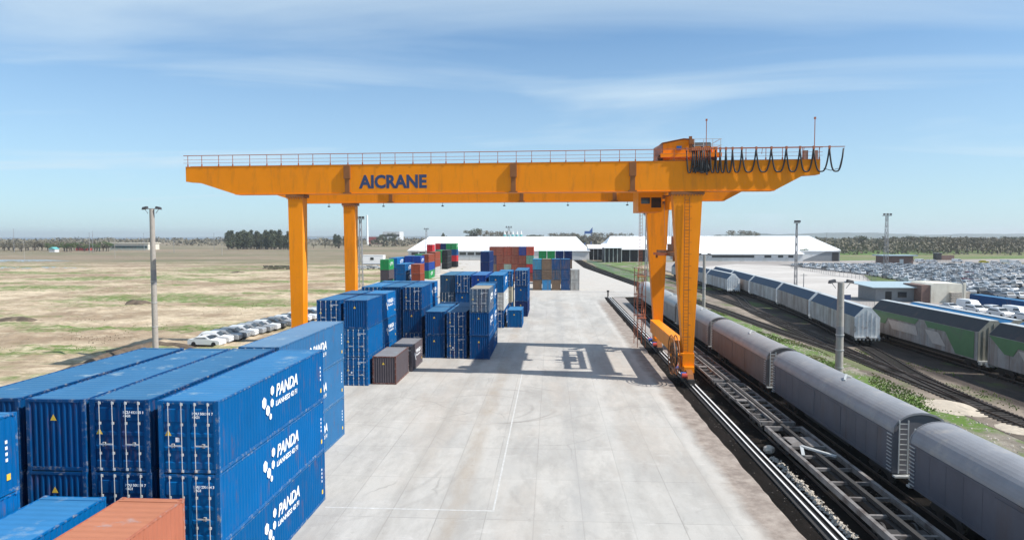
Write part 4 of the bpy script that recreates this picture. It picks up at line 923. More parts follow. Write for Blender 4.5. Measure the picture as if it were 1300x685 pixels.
# ------------------------------------------------------------------ posts and masts
def lamp_post(x, y, h, r, label, arms=2):
    root = empty('lamp_post', (x, y, 0), label, 'lamp post', 'concrete lamp posts')
    MB().tube([(0,0,-.2),(0,0,h*.33),(0,0,h*.66),(0,0,h)], [r, r*.93, r*.86, r*.78], 16).build('pole', M['conc'], root, smooth=False)
    hd = MB().bar((-.95,0,h+.02),(.95,0,h+.02),.09)
    for s in (-1, 1): hd.bar((s*.5,0,h-.55),(s*.9,0,h),.05)
    hd.build('bracket', M['steel'], root)
    for s in ((-1, 1) if arms == 2 else (-1,)):
        MB().add([(s*.55,-.28,h+.05),(s*1.15,-.28,h-.1),(s*1.15,.25,h-.1),(s*.55,.25,h+.05),(s*.6,-.2,h+.32),(s*1.1,-.2,h+.2),(s*1.1,.2,h+.2),(s*.6,.2,h+.32)], [(0,1,2,3),(4,7,6,5),(0,4,5,1),(1,5,6,2),(2,6,7,3),(3,7,4,0)]).build('floodlight', M['lamp'], root)
    MB().tube([(0,0,h*.50),(0,0,h*.60)], [r*.92, r*.90], 16).build('dark_sleeve', M['steel'], root)
    for z in (h*.22, h*.38, h*.52): MB().tube([(0,0,z),(0,0,z+.08)], r*1.06, 16).build('band', M['galv'], root)
    return root
lamp_post(-48.9, 80.5, 18.6, .36, 'tall concrete lamp post in the sandy field left of the crane')
lamp_post(28.2, 67.5, 10.7, .38, 'concrete lamp post between the covered wagons and the switches')
lamp_post(26.3, 118, 12.0, .30, 'slim pale lamp post just right of the crane front leg')
def mast(u, v, vt, label, wd=.9, head=True, D=None):
    x, y = ground(u, v); D = y*.998+x*-.058; h = CAMH-(vt-300.5)/859*y
    root = empty('lattice_mast', (x, y, 0), label, 'lattice mast', 'lattice floodlight masts')
    b_ = MB(); n = max(5, int(h/2.2)); 
    for i in range(n):
        z0, z1 = h*i/n, h*(i+1)/n; a0 = wd*(1-.55*i/n)/2; a1 = wd*(1-.55*(i+1)/n)/2
        cs_ = [(-1,-1),(1,-1),(1,1),(-1,1)]
        for k in range(4):
            p, q = cs_[k], cs_[(k+1)%4]
            b_.bar((p[0]*a0,p[1]*a0,z0),(p[0]*a1,p[1]*a1,z1),.13); b_.bar((p[0]*a0,p[1]*a0,z0),(q[0]*a1,q[1]*a1,z1),.06)
    b_.build('tower', M['steel'], root)
    if head:
        MB().box(-wd*1.1,-.4,h,wd*1.1,.4,h+.2).build('platform', M['steel'], root)
        for k in (-1, 0, 1): MB().box(k*wd*.8-.35,-.6,h+.3,k*wd*.8+.35,-.2,h+.9).build('floodlight', M['lamp'], root)
mast(1124, 352, 276, 'lattice floodlight mast at the near corner of the car park', 1.4)
mast(1010, 364, 285, 'thin floodlight mast on the pale concrete pad', .7)
mast(820, 372, 275, 'thin mast beside the rear crane leg', .7)
mast(458.5, 366, 279, 'lattice mast right of the rear left crane leg', 1.1)
mast(646, 335, 290, 'floodlight mast rising behind the white warehouse', 1.6)
mast(541.5, 330, 292, 'floodlight mast left of the white warehouse', 1.4)
def thin_pole(u, v, vt, label, r=.16, m_='conc', grp='thin poles in the field'):
    x, y = ground(u, v); h = CAMH-(vt-300.5)/859*y
    root = empty('utility_pole', (x, y, 0), label, 'utility pole', grp)
    MB().tube([(0,0,0),(0,0,h)], [r, r*.7], 8).build('pole', M[m_], root)
    MB().bar((-.9,0,h-.5),(.9,0,h-.5),.1).build('crossarm', M['steel'], root)
POS = [(18,320,290,'dark utility pole at the far left by the pond'),(31,332,305,'pale utility pole standing in the pond'),(118,321,293,'utility pole before the red shed'),(114,321,295,'thinner utility pole before the red shed'),(146,328,304,'white utility pole in the field before the long pale building'),(221,321,304,'utility pole right of the big lamp post'),(282,324,302,'white utility pole left of the conifers'),(317,315,299,'pale pole in front of the conifers'),(333,316,303,'shorter pole in front of the conifers'),(183,318,296,'far thin pole left of the big lamp post'),(272,318,296,'far thin pole right of the lamp post'),(600,318,291,'thin pole behind the warehouse'),(925,322,296,'thin pole behind the right warehouse'),(1049,330,296,'thin pole past the right warehouse'),(1202,365,343,'low pole by the car park'),(1020,372,347,'low post on the concrete pad')]
for u, v, vt, lab in POS: thin_pole(u, v, vt, lab, .22 if v < 325 else .14, 'conc' if 'pale' in lab or 'white' in lab else 'steel')

# ------------------------------------------------------------------ cars
CARM = [M['car'], M['glass'], M['tyre'], M['lamp']]
def car_parts(kind):
    if kind == 'suv': L, w2, zr, z1, z2 = 4.6, .93, 1.70, 1.02, .32; pr = [(0,z2),(0,.85),(.12,1.0),(1.15,1.10),(1.95,zr-.04),(2.6,zr),(3.9,zr-.03),(4.45,1.08),(4.6,.95),(4.6,z2)]
    elif kind == 'sedan': L, w2, zr, z1, z2 = 4.7, .9, 1.45, .9, .28; pr = [(0,z2),(0,.72),(.15,.85),(1.3,.97),(2.1,zr-.03),(2.7,zr),(3.3,zr-.05),(4.0,1.02),(4.6,.98),(4.7,.8),(4.7,z2)]
    else: L, w2, zr, z1, z2 = 5.3, .98, 2.1, 1.2, .35; pr = [(0,z2),(0,1.0),(.5,1.2),(1.3,zr-.1),(1.8,zr),(5.2,zr),(5.3,1.9),(5.3,z2)]
    b_ = MB(); n = len(pr); zb = 1.0 if kind != 'van' else 1.25
    vs = []
    for s in (-1, 1):
        for (y, z) in pr: vs.append((s*(w2 if z < zb+.12 else w2*.82), y, z))
    fs = [tuple(range(n)), tuple(range(n, 2*n))]+[(i, (i+1)%n, n+(i+1)%n, n+i) for i in range(n)]
    b_.add(vs, fs)
    g = MB(); q = 1.012; top = [p for p in pr if p[1] > zb+.12]; y0 = pr[[i for i,p in enumerate(pr) if p[1] > zb+.12][0]-1]; y1 = pr[[i for i,p in enumerate(pr) if p[1] > zb+.12][-1]+1]
    for s in (-1, 1):
        w = w2*.93*s
        a = (y0[0]+.45, zb+.1); d_ = (top[0][0]+.2, top[0][1]-.13); e = (top[-1][0]-.15, top[-1][1]-.13); h_ = (y1[0]-.3 if kind != 'van' else 2.4, zb+.1)
        if kind == 'van': e = (2.4, zr-.25)
        x0_, x1_ = sorted((s*w2*.87, s*w2*1.0)); g.add([(s*w2*1.0, a[0], a[1]), (s*w2*.845, d_[0], d_[1]), (s*w2*.845, e[0], e[1]), (s*w2*1.0, h_[0], h_[1])], [(0,1,2,3)])
    A, B = y0, top[0]; g.add([(-w2*.86, A[0]+.1, A[1]+.06),(w2*.86, A[0]+.1, A[1]+.06),(w2*.76, B[0]-.06, B[1]-.0),(-w2*.76, B[0]-.06, B[1]-.0)], [(0,1,2,3)])
    A, B = y1, top[-1]
    if kind != 'van': g.add([(-w2*.84, A[0]-.05, A[1]+.06),(w2*.84, A[0]-.05, A[1]+.06),(w2*.74, B[0]+.08, B[1]-.03),(-w2*.74, B[0]+.08, B[1]-.03)], [(0,1,2,3)])
    g.v = [(x*1.006, y+(-.035 if y < 2 else .035), z+.02) for x, y, z in g.v]
    wh = [MB().tube([(s*(w2-.18), y, .34), (s*(w2+.01), y, .34)], .34, 12) for s in (-1,1) for y in (.85, L-.9)]
    li = [MB().box(s*.62-.14, -.02, .62, s*.62+.14, .03, .78) for s in (-1,1)]
    return b_, g, wh, li, L
PROT = {}
for kd in ('suv', 'sedan', 'van'):
    b_, g, wh, li, L = car_parts(kd); PROT[kd] = [b_.mesh('body', M['car']), g.mesh('window', M['glass']), [q.mesh('wheel', M['tyre']) for q in wh], [q.mesh('headlight', M['galv']) for q in li]]
    allm = MB(); allm.add(b_.v, b_.f, 0); allm.add(g.v, g.f, 1)
    for q in wh: allm.add(q.v, q.f, 2)
    PROT[kd].append(allm.mesh('parked_car', CARM)); PROT[kd].append(allm)
CW = [((.70,.71,.72),'white'),((.70,.71,.72),'white'),((.60,.62,.63),'white'),((.38,.40,.42),'silver'),((.42,.45,.47),'silver'),((.12,.13,.14),'grey'),((.02,.022,.025),'black'),((.03,.035,.05),'dark blue'),((.18,.02,.02),'dark red')]
WT = [10,9,7,8,6,4,4,2,1]
def car(x, y, z, rz, kd, c, label, grp, full):
    P = PROT[kd]
    if full:
        root = empty('parked_car', (x, y, z), label, 'car' if kd != 'van' else 'van', grp, rz)
        o = link('body', P[0], root); o.color = (*c, 1); link('window', P[1], root)
        for q in P[2]: link('wheel', q, root)
        for q in P[3]: link('headlight', q, root)
    else:
        o = link('parked_car', P[4]); o.location = (x, y, z); o.rotation_euler[2] = rz; o.color = (*c, 1); tag(o, label, 'car', grp)
rc_ = random.Random(11); cells = []
y = 168; row = 0
while y < 352:
    x = 110+max(0, (y-200)/60)*11 if y < 262 else 122.5
    if 200 < y < 262: x = 113+(y-200)*.16
    while x < min(.70*y+6, 262):
        if rc_.random() > .045: cells.append((x, y, row))
        x += 2.95
    row += 1; y += 5.3 if row % 2 else 9.6
ROWI = {}
for rw in set(c[2] for c in cells):
    for k, c in enumerate(sorted(c for c in cells if c[2] == rw)): ROWI[c] = k+1
def nth(n): return str(n)+('th' if 10 < n % 100 < 14 else {1:'st',2:'nd',3:'rd'}.get(n % 10, 'th'))
cells.sort(key=lambda c: math.hypot(c[0], c[1])); ncar = 0; rest = MB()
for i, (x, y, rw) in enumerate(cells):
    c, cw = rc_.choices(CW, WT)[0]; kd = 'suv' if rc_.random() < .6 else 'sedan'; rz = 0 if rw % 2 else math.pi
    xx, yy = x+rc_.uniform(-.12,.12), y+rc_.uniform(-.3,.3)+(4.6 if rz else 0)
    if i < 268: car(xx, yy, .07, rz+rc_.uniform(-.02,.02), kd, c, f'{cw} {"SUV" if kd == "suv" else "sedan"}, {nth(ROWI[(x, y, rw)])} from the left in car park row {rw+1}', 'cars in the crowded car park', i < 90)
    else:
        q = PROT[kd][5]; s_ = -1 if rz else 1; rest.add([(a*s_+xx, b_*s_+yy, c_+.07) for a, b_, c_ in q.v], q.f); rest.mi[-len(q.f):] = [{0:0 if c[0] > .3 else 3, 1:1, 2:2}[k] for k in q.mi]
tag(rest.build('parked_car', [mat('far_car_paint', (.62,.64,.66), .35, var=.05), M['glass'], M['tyre'], mat('far_car_paint_dark', (.06,.065,.07), .35, var=.1)]), 'mass of far white and silver cars at the back of the car park', 'cars', kind='stuff')
# vans between the rail siding and the blue containers
for i, (x, y, rz, kd) in enumerate([(86.3,141.5,.1,'van'),(83.8,135.5,.1,'suv'),(86.6,134.5,.1,'suv'),(84.6,129.5,.1,'suv'),(87.2,128.5,.1,'van'),(85.4,123.6,.1,'sedan'),(82.2,141,.1,'sedan')]):
    car(x, y, .03, rz, kd, (.72,.73,.74), ['tall white van parked before the long blue container','white car nearest to the blue roofed wagons','white SUV close to the blue container wall','white SUV in the middle of the group by the blue containers','white van farthest right in the group by the blue containers','white sedan at the right end of the group, by the photo edge','white sedan at the left end of the group by the blue containers'][i], 'white vehicles before the blue containers', True)
# line of vehicles at the edge of the field
y = 93.5
for i in range(16):
    x0, _ = 0, 0; x = -48.7+(y-92)*.105; c, cw = [((.66,.67,.68),'white'),((.22,.235,.25),'grey'),((.05,.055,.06),'dark'),((.30,.32,.34),'grey'),((.62,.64,.66),'white')][(i*3+i//4) % 5]
    car(x+3.0, y, .02, math.pi/2+.1, 'suv', c, f'{cw} SUV in the line along the field, {["nearest","second nearest","third nearest","fourth nearest","fifth nearest","sixth nearest","seventh nearest","eighth nearest","eighth farthest","seventh farthest","sixth farthest","fifth farthest","fourth farthest","third farthest","second farthest","farthest, by the crane leg"][i]}', 'cars lined up along the field behind the containers', True)
    y += 2.25
car(-45.6, 91.0, .02, 1.5, 'sedan', (.75,.76,.77), 'white sedan standing askew at the near end of the field line', 'cars lined up along the field behind the containers', True)
# few cars beyond the car park
for i, (u, v, c, kd, lab) in enumerate([(1160,332,(.03,.03,.03),'suv','black car beyond the back edge of the car park'),(1175,333,(.75,.76,.77),'van','white van left of the pair beyond the car park'),(1190,334,(.7,.71,.72),'van','white van right of the pair beyond the car park'),(1255,334,(.6,.5,.03),'suv','yellow car beyond the car park'),(1222,333,(.7,.71,.72),'van','white van left of the yellow car'),(1238,336,(.7,.71,.72),'suv','white car just left of the yellow car'),(1270,335,(.7,.71,.72),'suv','white car just right of the yellow car'),(1284,334,(.75,.76,.77),'van','white van second right of the yellow car'),(1296,335,(.75,.76,.77),'van','white van at the photo edge beyond the car park')]):
    x, y = ground(u, v); car(x, y, .02, 1.3, kd, c, lab, 'vehicles beyond the car park', True)

# ------------------------------------------------------------------ buildings
def hall(name, x0, x1, y0, y1, ze, zr, label, roof='wroof', wall='wwall', hip=0, over=.8, cat='warehouse', rz=0):
    root = empty(name, (x0, y0, 0), label, cat, None, rz); w_, d_ = x1-x0, y1-y0
    MB().box(0,0,0,w_,d_,ze).build('wall', M[wall], root)
    ym = d_/2; t = .25
    r_ = MB(); a = [(-over,-over,ze),(w_+over,-over,ze),(w_+over,d_+over,ze),(-over,d_+over,ze),(hip,ym,zr),(w_-hip,ym,zr)]
    r_.add(a+[(x,y,z-t) if i < 4 else (x,y,z-t) for i,(x,y,z) in enumerate(a)], [(0,1,5,4),(2,3,4,5),(1,2,5),(3,0,4),(0,6,7,1),(1,7,8,2),(2,8,9,3),(3,9,6,0),(6,9,8,7)]); r_.build('roof', M[roof], root)
    g = MB()
    for k in range(int(w_/6)+1): g.box(k*6-.06,-over-.03,ze-t,k*6+.06,-over+.02,ze+.03)
    g.build('gutter', M['galv'], root)
    return root
h1 = hall('warehouse', -92, 24, 432, 505, 6.0, 15.0, 'long white roofed warehouse behind the container blocks', hip=7)
for k in range(9): MB().box(2+k*5.2,-.14,3.2,6.2+k*5.2,-.003,4.9).build('window', M['glass'], h1)
for k in range(12): MB().box(1+k*9.6,-.1,0,1.5+k*9.6,-.002,5.9).build('column', M['galv'], h1)
MB().box(52,-5.0,4.6,78,.2,5.0).build('canopy', M['wroof'], h1)
for k in range(4): MB().box(80+k*8.5,-.12,.1,85+k*8.5,-.004,4.6).build('sliding_door', M['wwall'], h1)
h2 = hall('warehouse', 34, 178, 430, 496, 6.6, 15.2, 'long white roofed warehouse right of the crane', hip=6)
for k in range(12): MB().box(16+k*7,-.12,1.2,13+k*7,-.003,3.4).build('window', M['gwall'], h2)
# lower front wing with a band of windows
h3 = hall('warehouse_wing', 84.5, 150, 413, 429.2, 4.6, 6.6, 'low pale wing with a dark window band before the right warehouse', wall='wwall', hip=0, cat='warehouse wing')
for (a, b_) in ((12,37),(43,47),(51,54),(57,60)): MB().box(a,-.12,2.3,b_,-.003,3.7).build('window', M['glass'], h3)
MB().box(-.9,-.15,0,-.02,.2,4.5).box(-4,.2,0,-.95,12,4.5).build('gable_door', M['dwall'], h3)
for k in range(5): MB().box(3+k*13,-.08,.1,5.2+k*13,-.004,2.2).build('door', M['galv'], h3)
h4 = MB(); r4 = empty('warehouse_wing', (150.5, 418, 0), 'grey open ended annex at the right end of the right warehouse', 'annex')
MB().box(0,0,0,23,11.9,5.9).build('wall', M['gwall'], r4); MB().prism([(1,.5),(15,5.9),(1,5.9)], 'y', -.12, -.003).build('panel', M['wwall'], r4); MB().box(-.4,-.5,5.9,23.6,11.9,6.15).build('roof', M['wroof'], r4); MB().box(18.5,-.1,0,22.4,-.002,5.2).build('door', M['dwall'], r4)
# black sheds
for i, (u0, u1, v, vt, dep, lab) in enumerate(((748,770,330,314.5,16,'open black shed with a pale roof right of the white warehouse'),(768,789,333,313.5,22,'black shed holding a round white tank'),(789,831,332,315.5,18,'long black shed beside the rear crane leg'))):
    x0, y0 = ground(u0, v); x1, _ = ground(u1, v); h = CAMH-(vt-300.5)/859*y0
    r = empty('shed', (x0, y0, 0), lab, 'shed', 'black sheds'); w_ = x1-x0
    MB().box(0,2,0,w_,dep,h-1).build('wall', M['dwall'], r); MB().add([(-.6,-1,h-1),(w_+.6,-1,h-1),(w_+.6,dep+1,h+1.2),(-.6,dep+1,h+1.2),(-.6,-1,h-.7),(w_+.6,-1,h-.7),(w_+.6,dep+1,h+1.5),(-.6,dep+1,h+1.5)], [(0,3,2,1),(4,5,6,7),(0,1,5,4),(1,2,6,5),(2,3,7,6),(3,0,4,7)]).build('roof', M['wroof'], r)
    for k in range(5): MB().box(k*w_/4-.15,0,0,k*w_/4+.15,.3,h-1).build('column', M['galv'], r)
x, y = ground(779, 331); tk = tag(MB().tube([(0,0,2.6),(0,7,2.6)], 2.3, 16).box(-1,1,0,1,2,1).box(-1,5,0,1,6,1).build('storage_tank', M['white'], loc=(x, y-3, 0)), 'round white tank standing at the black shed', 'tank')
# hut, cream tent, block by the siding
hu = empty('hut', (75.6, 162, 0), 'grey hut with a pale blue roof beside the pale concrete pad', 'hut')
MB().box(0,0,0,9.2,9,3.2).build('wall', M['gwall'], hu); MB().add([(-1.2,-1.2,3.2),(11,-1.2,3.2),(14,10,3.9),(-3,10,3.9),(-1.2,-1.2,3.35),(11,-1.2,3.35),(14,10,4.05),(-3,10,4.05)], [(0,3,2,1),(4,5,6,7),(0,1,5,4),(1,2,6,5),(2,3,7,6),(3,0,4,7)]).build('roof', M['groof'], hu)
MB().box(2.2,-.08,0,3.6,-.003,2.3).build('door', M['dwall'], hu); MB().box(5,-.08,.9,7,-.003,2.2).build('window', M['glass'], hu)
te = empty('tent_shelter', (86.2, 158.5, 0), 'cream sheeted shelter with a brown open end beside the hut', 'shelter')
MB().prism([(0,0),(7.2,0),(7.2,3.9),(6.6,4.4),(.7,4.5),(0,4.1)], 'y', 0, 9).build('sheeting', M['cream'], te); MB().box(-1.9,.4,0,-.005,8.5,4.0).build('open_end', M['brick'], te)
MB().box(7.205,-.1,0,7.6,.3,4.6).build('post', M['cream'], te)
for k in range(5):
    x, y = ground(1208+k*3.5, 385-k*.4); b_ = MB()
    for j in range(6): b_.box(-.1*(j%2), 0, j*.42, 1.7, 3.5, j*.42+.34)
    tag(b_.build('timber_stack', M['stone'], loc=(x, y, .02)), ['leftmost','second','middle','fourth','rightmost'][k]+' pale timber stack right of the cream shelter', 'timber stack', 'timber stacks by the shelter')
NC0 = NC[0]
for i, yy in enumerate((138.8, 126.4, 114.0)):
    e = container(92.6, yy, .03, L40, 2.7, (.012,.07,.2), ['dull blue container lying along the car park edge, farthest of its row','dull blue container in the middle of the row along the car park','dull blue container nearest, cut by the photo edge'][i], detail=2); e['group'] = 'containers along the car park'
br = empty('brick_shed', (*ground(1122, 336), 0), 'brown brick shed with a flat pale roof in the green field', 'shed')
MB().box(0,0,0,15,9,4.6).build('wall', M['brick'], br); MB().box(-1.5,-1.5,4.6,16.5,10,5.2).build('roof', M['groof'], br); MB().box(8,-.08,0,10,-.003,3).build('door', M['wwall'], br)
sm_ = empty('small_hut', (*ground(1189, 330), 0), 'small black hut with a low brown annex in the green field', 'hut')
MB().box(0,0,0,3,4,4.2).build('wall', M['dwall'], sm_); MB().box(3.003,.5,0,11,4,3).build('annex', M['brick'], sm_); MB().box(-.2,-.2,4.2,3.2,4.2,4.4).build('roof', M['gwall'], sm_)
cb2 = empty('site_cabin', (*ground(459.5, 336), 0), 'long white site cabin between the rear left crane leg and the coloured stacks', 'cabin')
MB().box(0,0,.6,11.5,5,5.0).build('wall', M['wroof'], cb2); MB().box(4.6,-.1,2.6,6.4,-.003,4.0).build('window', M['glass'], cb2); MB().box(-.1,-.1,5.0,11.6,5.1,5.15).build('roof', M['wroof'], cb2); MB().box(1,-.3,0,10,.3,.597).build('footing', M['gwall'], cb2)
for i, (u, c) in enumerate(((463,(.5,.52,.54)),(470,(.55,.57,.58)),(477,(.25,.26,.28)),(484,(.6,.61,.62)))):
    x, y = ground(u, 341.5); car(x, y, .02, 1.6, 'suv', c, ['leftmost','second','third','rightmost'][i]+' car parked before the white site cabin', 'cars before the site cabin', False)
lb_ = empty('long_building', (*ground(140, 317), 0), 'long pale low building on the left horizon', 'building')
MB().box(0,0,0,45,22,7.5).build('wall', M['cream'], lb_); MB().box(-1,-1,7.5,46,23,8.2).build('roof', M['cream'], lb_); MB().box(2,-.5,2,44,-.01,4.5).build('window', M['glass'], lb_)
rb_ = empty('red_shed', (*ground(96, 318), 0), 'low red shed before the trees at far left', 'shed')
MB().box(0,0,0,13,9,4.2).build('wall', M['redb'], rb_); MB().prism([(0,4.2),(13,4.2),(6.5,5.8)], 'y', -.4, 9.4).build('roof', M['redb'], rb_)
wh_ = empty('white_cottage', (*ground(62, 320), 0), 'small white cottage with a green roof at far left', 'cottage')
MB().box(0,0,0,6,6,3).build('wall', M['wwall'], wh_); MB().prism([(-.5,3),(6.5,3),(3,5)], 'y', -.4, 6.4).build('roof', M['teal'], wh_)
fb = empty('factory', (*ground(466, 310), 0), 'red roofed factory with a banded white block on the horizon', 'factory')
MB().box(0,0,0,48,40,14).build('wall', M['redb'], fb); MB().box(32,-6,8,64,30,24).build('tower_block', M['wwall'], fb); MB().box(31.9,-6.1,15,64.1,-5.9,18.5).build('window', M['dwall'], fb)
ch = tag(MB().tube([(0,0,0),(0,0,52)], [2.1,1.4], 14).build('chimney', M['wroof'], loc=(*ground(466.5, 311), 0)), 'slim white factory chimney on the horizon', 'chimney')
for k in range(5):
    x, y = (641+k*5.2-700)/859*530, 528; r = empty('silo', (x, y, 0), ['leftmost','second','middle','fourth','rightmost'][k]+' teal silo rising above the white warehouse roof', 'silo', 'teal silos')
    MB().tube([(0,0,0),(0,0,16.5)], 1.1, 12).build('shell', M['teal'], r); MB().tube([(0,0,16.5),(0,0,19.5)], [1.1,.3], 12).build('cone', M['wwall'], r)
# far portal crane
x, y = ground(742, 312); r = empty('far_crane', (x, y, 0), 'small dark blue portal crane on the horizon', 'gantry crane')
q = y/859; MB().box(0,0,19,10*q,3,23).prism([(6*q,23),(10*q,23),(10*q,29)], 'y', 0, 3).build('girder', M['bluem'], r)
for xx in (.5*q, 8.5*q): MB().bar((xx,0,0),(xx,0,19),1.5).bar((xx,14,0),(xx,2,19),1.5).build('leg', M['bluem'], r)
# tyre pile, fences
for k in range(5):
    x, y = ground(339+k*7.5, 341.5); r = MB()
    for j in range(3):
        for i in range(6):
            cx_ = random.uniform(-1.6,1.6); cz = .3+j*.6; cy_ = random.uniform(-.6,.6); n = 10
            r.tube([(cx_+.5*math.cos(t*math.tau/n), cy_+.5*math.sin(t*math.tau/n), cz) for t in range(n+1)], .2, 5, caps=False)
    tag(r.build('tyre_pile', M['tyre'], loc=(x, y, 0)), ['leftmost','second','middle','fourth','rightmost'][k]+' heap of old black tyres left of the front crane leg', 'tyre pile', 'heaps of old tyres')
def fence(name, pts, h, m_, label, post=3.0):
    r = empty(name, (pts[0][0], pts[0][1], 0), label, 'fence'); P = spline(pts, post); n = MB(); ps = MB()
    o = Vector((pts[0][0], pts[0][1]))
    for i, p in enumerate(P):
        q = p-o; ps.bar((q.x,q.y,0),(q.x,q.y,h),.07)
        if i < len(P)-1:
            t_ = P[i+1]-o
            for z in (.15, h*.5, h-.05): n.bar((q.x,q.y,z),(t_.x,t_.y,z),.035)
            for k in range(6): a = q.lerp(t_, (k+.5)/6); n.bar((a.x,a.y,.1),(a.x,a.y,h-.05),.02)
    n.build('wire_panel', M[m_], r); ps.build('fence_posts', M[m_], r)
fence('wire_fence', [ground(745,333),ground(780,347),ground(812,358)], 2.2, 'palegreen', 'pale green wire fence along the far tracks')
fence('wire_fence', [ground(1040,392),ground(1062,399),ground(1110,398)], 2.4, 'steel', 'grey wire fence before the pale concrete pad')
fence('wire_fence', [ground(1004,340),ground(1060,350),ground(1112,357)], 2.2, 'steel', 'wire fence along the front of the car park')
fence('wire_fence', [ground(1106,336),ground(1180,334),ground(1300,343)], 2.2, 'steel', 'dark wire fence behind the car park')
fence('board_fence', [ground(120,319),ground(160,318),ground(192,317)], 4.0, 'teal', 'long teal fence on the left horizon', 6)
sg = empty('info_sign', (*ground(1074, 392), 0), 'small blue sign board on the wire fence of the concrete pad', 'sign')
MB().bar((0,0,0),(0,0,2),.08).build('post', M['steel'], sg); MB().box(-.9,-.1,1.9,.9,-.04,3.0).build('board', M['navy'], sg)

# ------------------------------------------------------------------ vegetation
def leafball(mb, c, rx, rz, n, s, rnd):
    for _ in range(n):
        while True:
            p = Vector((rnd.uniform(-1,1), rnd.uniform(-1,1), rnd.uniform(-1,1)))
            if p.length < 1: break
        p = Vector((p.x*rx, p.y*rx, p.z*rz))+Vector(c); d = Vector((rnd.uniform(-1,1), rnd.uniform(-1,1), rnd.uniform(-1,1))).normalized(); e = d.cross(Vector((rnd.uniform(-1,1), rnd.uniform(-1,1), .3))).normalized(); k = s*rnd.uniform(.5,1.2)
        mb.add([p+d*k, p-d*k*.4+e*k*.7, p-d*k*.5-e*k*.6], [(0,1,2)])
def tree_meshes(kind, seed, leaf):
    rnd = random.Random(seed); h = 10.0; tr = MB(); cr_ = MB()
    if kind == 'poplar':
        tr.tube([(0,0,0),(.1,0,4),(0,.1,8.5)], [.28,.18,.05], 7)
        for k in range(16): z = 1.5+k*.52; r_ = 1.0*math.sin(math.pi*min(1,(z-.2)/9.8))**.6+.15; leafball(cr_, (rnd.uniform(-.3,.3), rnd.uniform(-.3,.3), z), r_, .8, 60, .34, rnd)
    elif kind == 'spruce':
        tr.tube([(0,0,0),(0,0,9.5)], [.25,.04], 7)
        for k in range(18): z = 1.2+k*.5; r_ = 2.4*(1-k/19)+.15; leafball(cr_, (0,0,z), r_, .32, int(30+90*(1-k/18)), .34, rnd)
    else:
        tr.tube([(0,0,0),(.1,.1,2.2),(0,0,4)], [.35,.27,.18], 8)
        for k in range(9):
            a = k*2.4+rnd.uniform(-.3,.3); e = Vector((math.cos(a)*rnd.uniform(1.5,3), math.sin(a)*rnd.uniform(1.5,3), rnd.uniform(4.6,8.6)))
            s0 = Vector((0,0,rnd.uniform(2.2,4))); m_ = s0.lerp(e,.5)+Vector((0,0,.3)); tr.tube([s0, m_, e], [.13,.08,.03], 5)
            leafball(cr_, e, rnd.uniform(1.1,1.8), rnd.uniform(.9,1.4), 110 if kind == 'leafy' else 70, .36, rnd)
            for q in range(3): f_ = e+Vector((rnd.uniform(-1,1), rnd.uniform(-1,1), rnd.uniform(.2,1.2))); tr.tube([m_.lerp(e,.7), f_], [.05,.02], 4)
    return tr.mesh('trunk', M['bark']), cr_.mesh('crown', leaf)
TP = {'poplar':[tree_meshes('poplar', s, M['leaf_dark']) for s in (1,2)], 'spruce':[tree_meshes('spruce', 3, M['leaf_dark'])], 'leafy':[tree_meshes('leafy', s, M['leaf_dark']) for s in (4,5)], 'green':[tree_meshes('leafy', 8, M['leaf_green'])], 'brown':[tree_meshes('brown', s, M['leaf_brown']) for s in (6,7)]}
rt = random.Random(5)
def tree(kind, x, y, h, label, grp, wide=1.0):
    tm_, cm_ = rt.choice(TP[kind]); r = empty({'poplar':'poplar_tree','spruce':'spruce_tree'}.get(kind, 'broadleaf_tree'), (x, y, 0), label, 'tree', grp, rt.uniform(0,6.28)); s_ = h/10; r.scale = (s_*wide, s_*wide, s_)
    link('trunk', tm_, r); link('crown', cm_, r)
def row(kind, u0, u1, n, v, h, label, grp, jit=.5, wide=1, dv=.6):
    for i in range(n):
        u = u0+(u1-u0)*(i+.5)/n+rt.uniform(-jit, jit)*(u1-u0)/n; x, y = ground(u, v+rt.uniform(-dv, dv)); tree(kind, x, y, h*rt.uniform(.75,1.12), label, grp, wide)
row('poplar', 288, 374, 34, 316.2, 21, 'dark narrow tree in the grove left of the front crane leg', 'grove left of the front crane leg', 1.4, 1.7, .8)
row('brown', 288, 372, 9, 315.4, 11, 'low bare tree at the foot of the dark grove', 'bare trees at the dark grove', .8, 1.5)
row('brown', -5, 138, 44, 318.0, 10, 'brownish bare tree in the line at far left', 'tree line at far left', 1.2, 1.9, 1.3)
row('green', 60, 140, 9, 318.8, 10, 'fresh green tree in the line at far left', 'green trees at far left', .8, 1.3, .8)
row('brown', 396, 432, 4, 315, 9, 'low tree between the left crane legs', 'trees between the left crane legs', .8, 1.6)
row('poplar', 425, 440, 3, 314.5, 19, 'dark tree beside the rear left crane leg', 'trees beside the rear left crane leg', .6, 1.8)
row('leafy', 478, 500, 3, 313, 22, 'dark tree before the red roofed factory', 'trees before the factory', .4, .9)
row('poplar', 562, 575, 3, 313.5, 20, 'narrow dark tree left above the warehouse roof', 'narrow trees above the warehouse', .5, 1.3)
row('leafy', 595, 606, 2, 314, 26, 'dark tree in the pair above the warehouse roof', 'pair of trees above the warehouse', .3, 1.0)
row('brown', 612, 640, 5, 314, 25, 'olive tree in the cluster left of the silos', 'cluster of trees left of the silos', .6, 1.1)
row('leafy', 665, 740, 13, 312.3, 18, 'low dark tree in the line right of the silos', 'tree line right of the silos', .8, 1.6)
row('brown', 700, 800, 14, 313, 21, 'bare brownish tree in the line around the far crane', 'bare tree line around the far crane', .8, 1.5)
row('leafy', 800, 960, 15, 311.5, 17, 'far dark tree behind the right warehouse', 'far tree line behind the right warehouse', .8, 1.8)
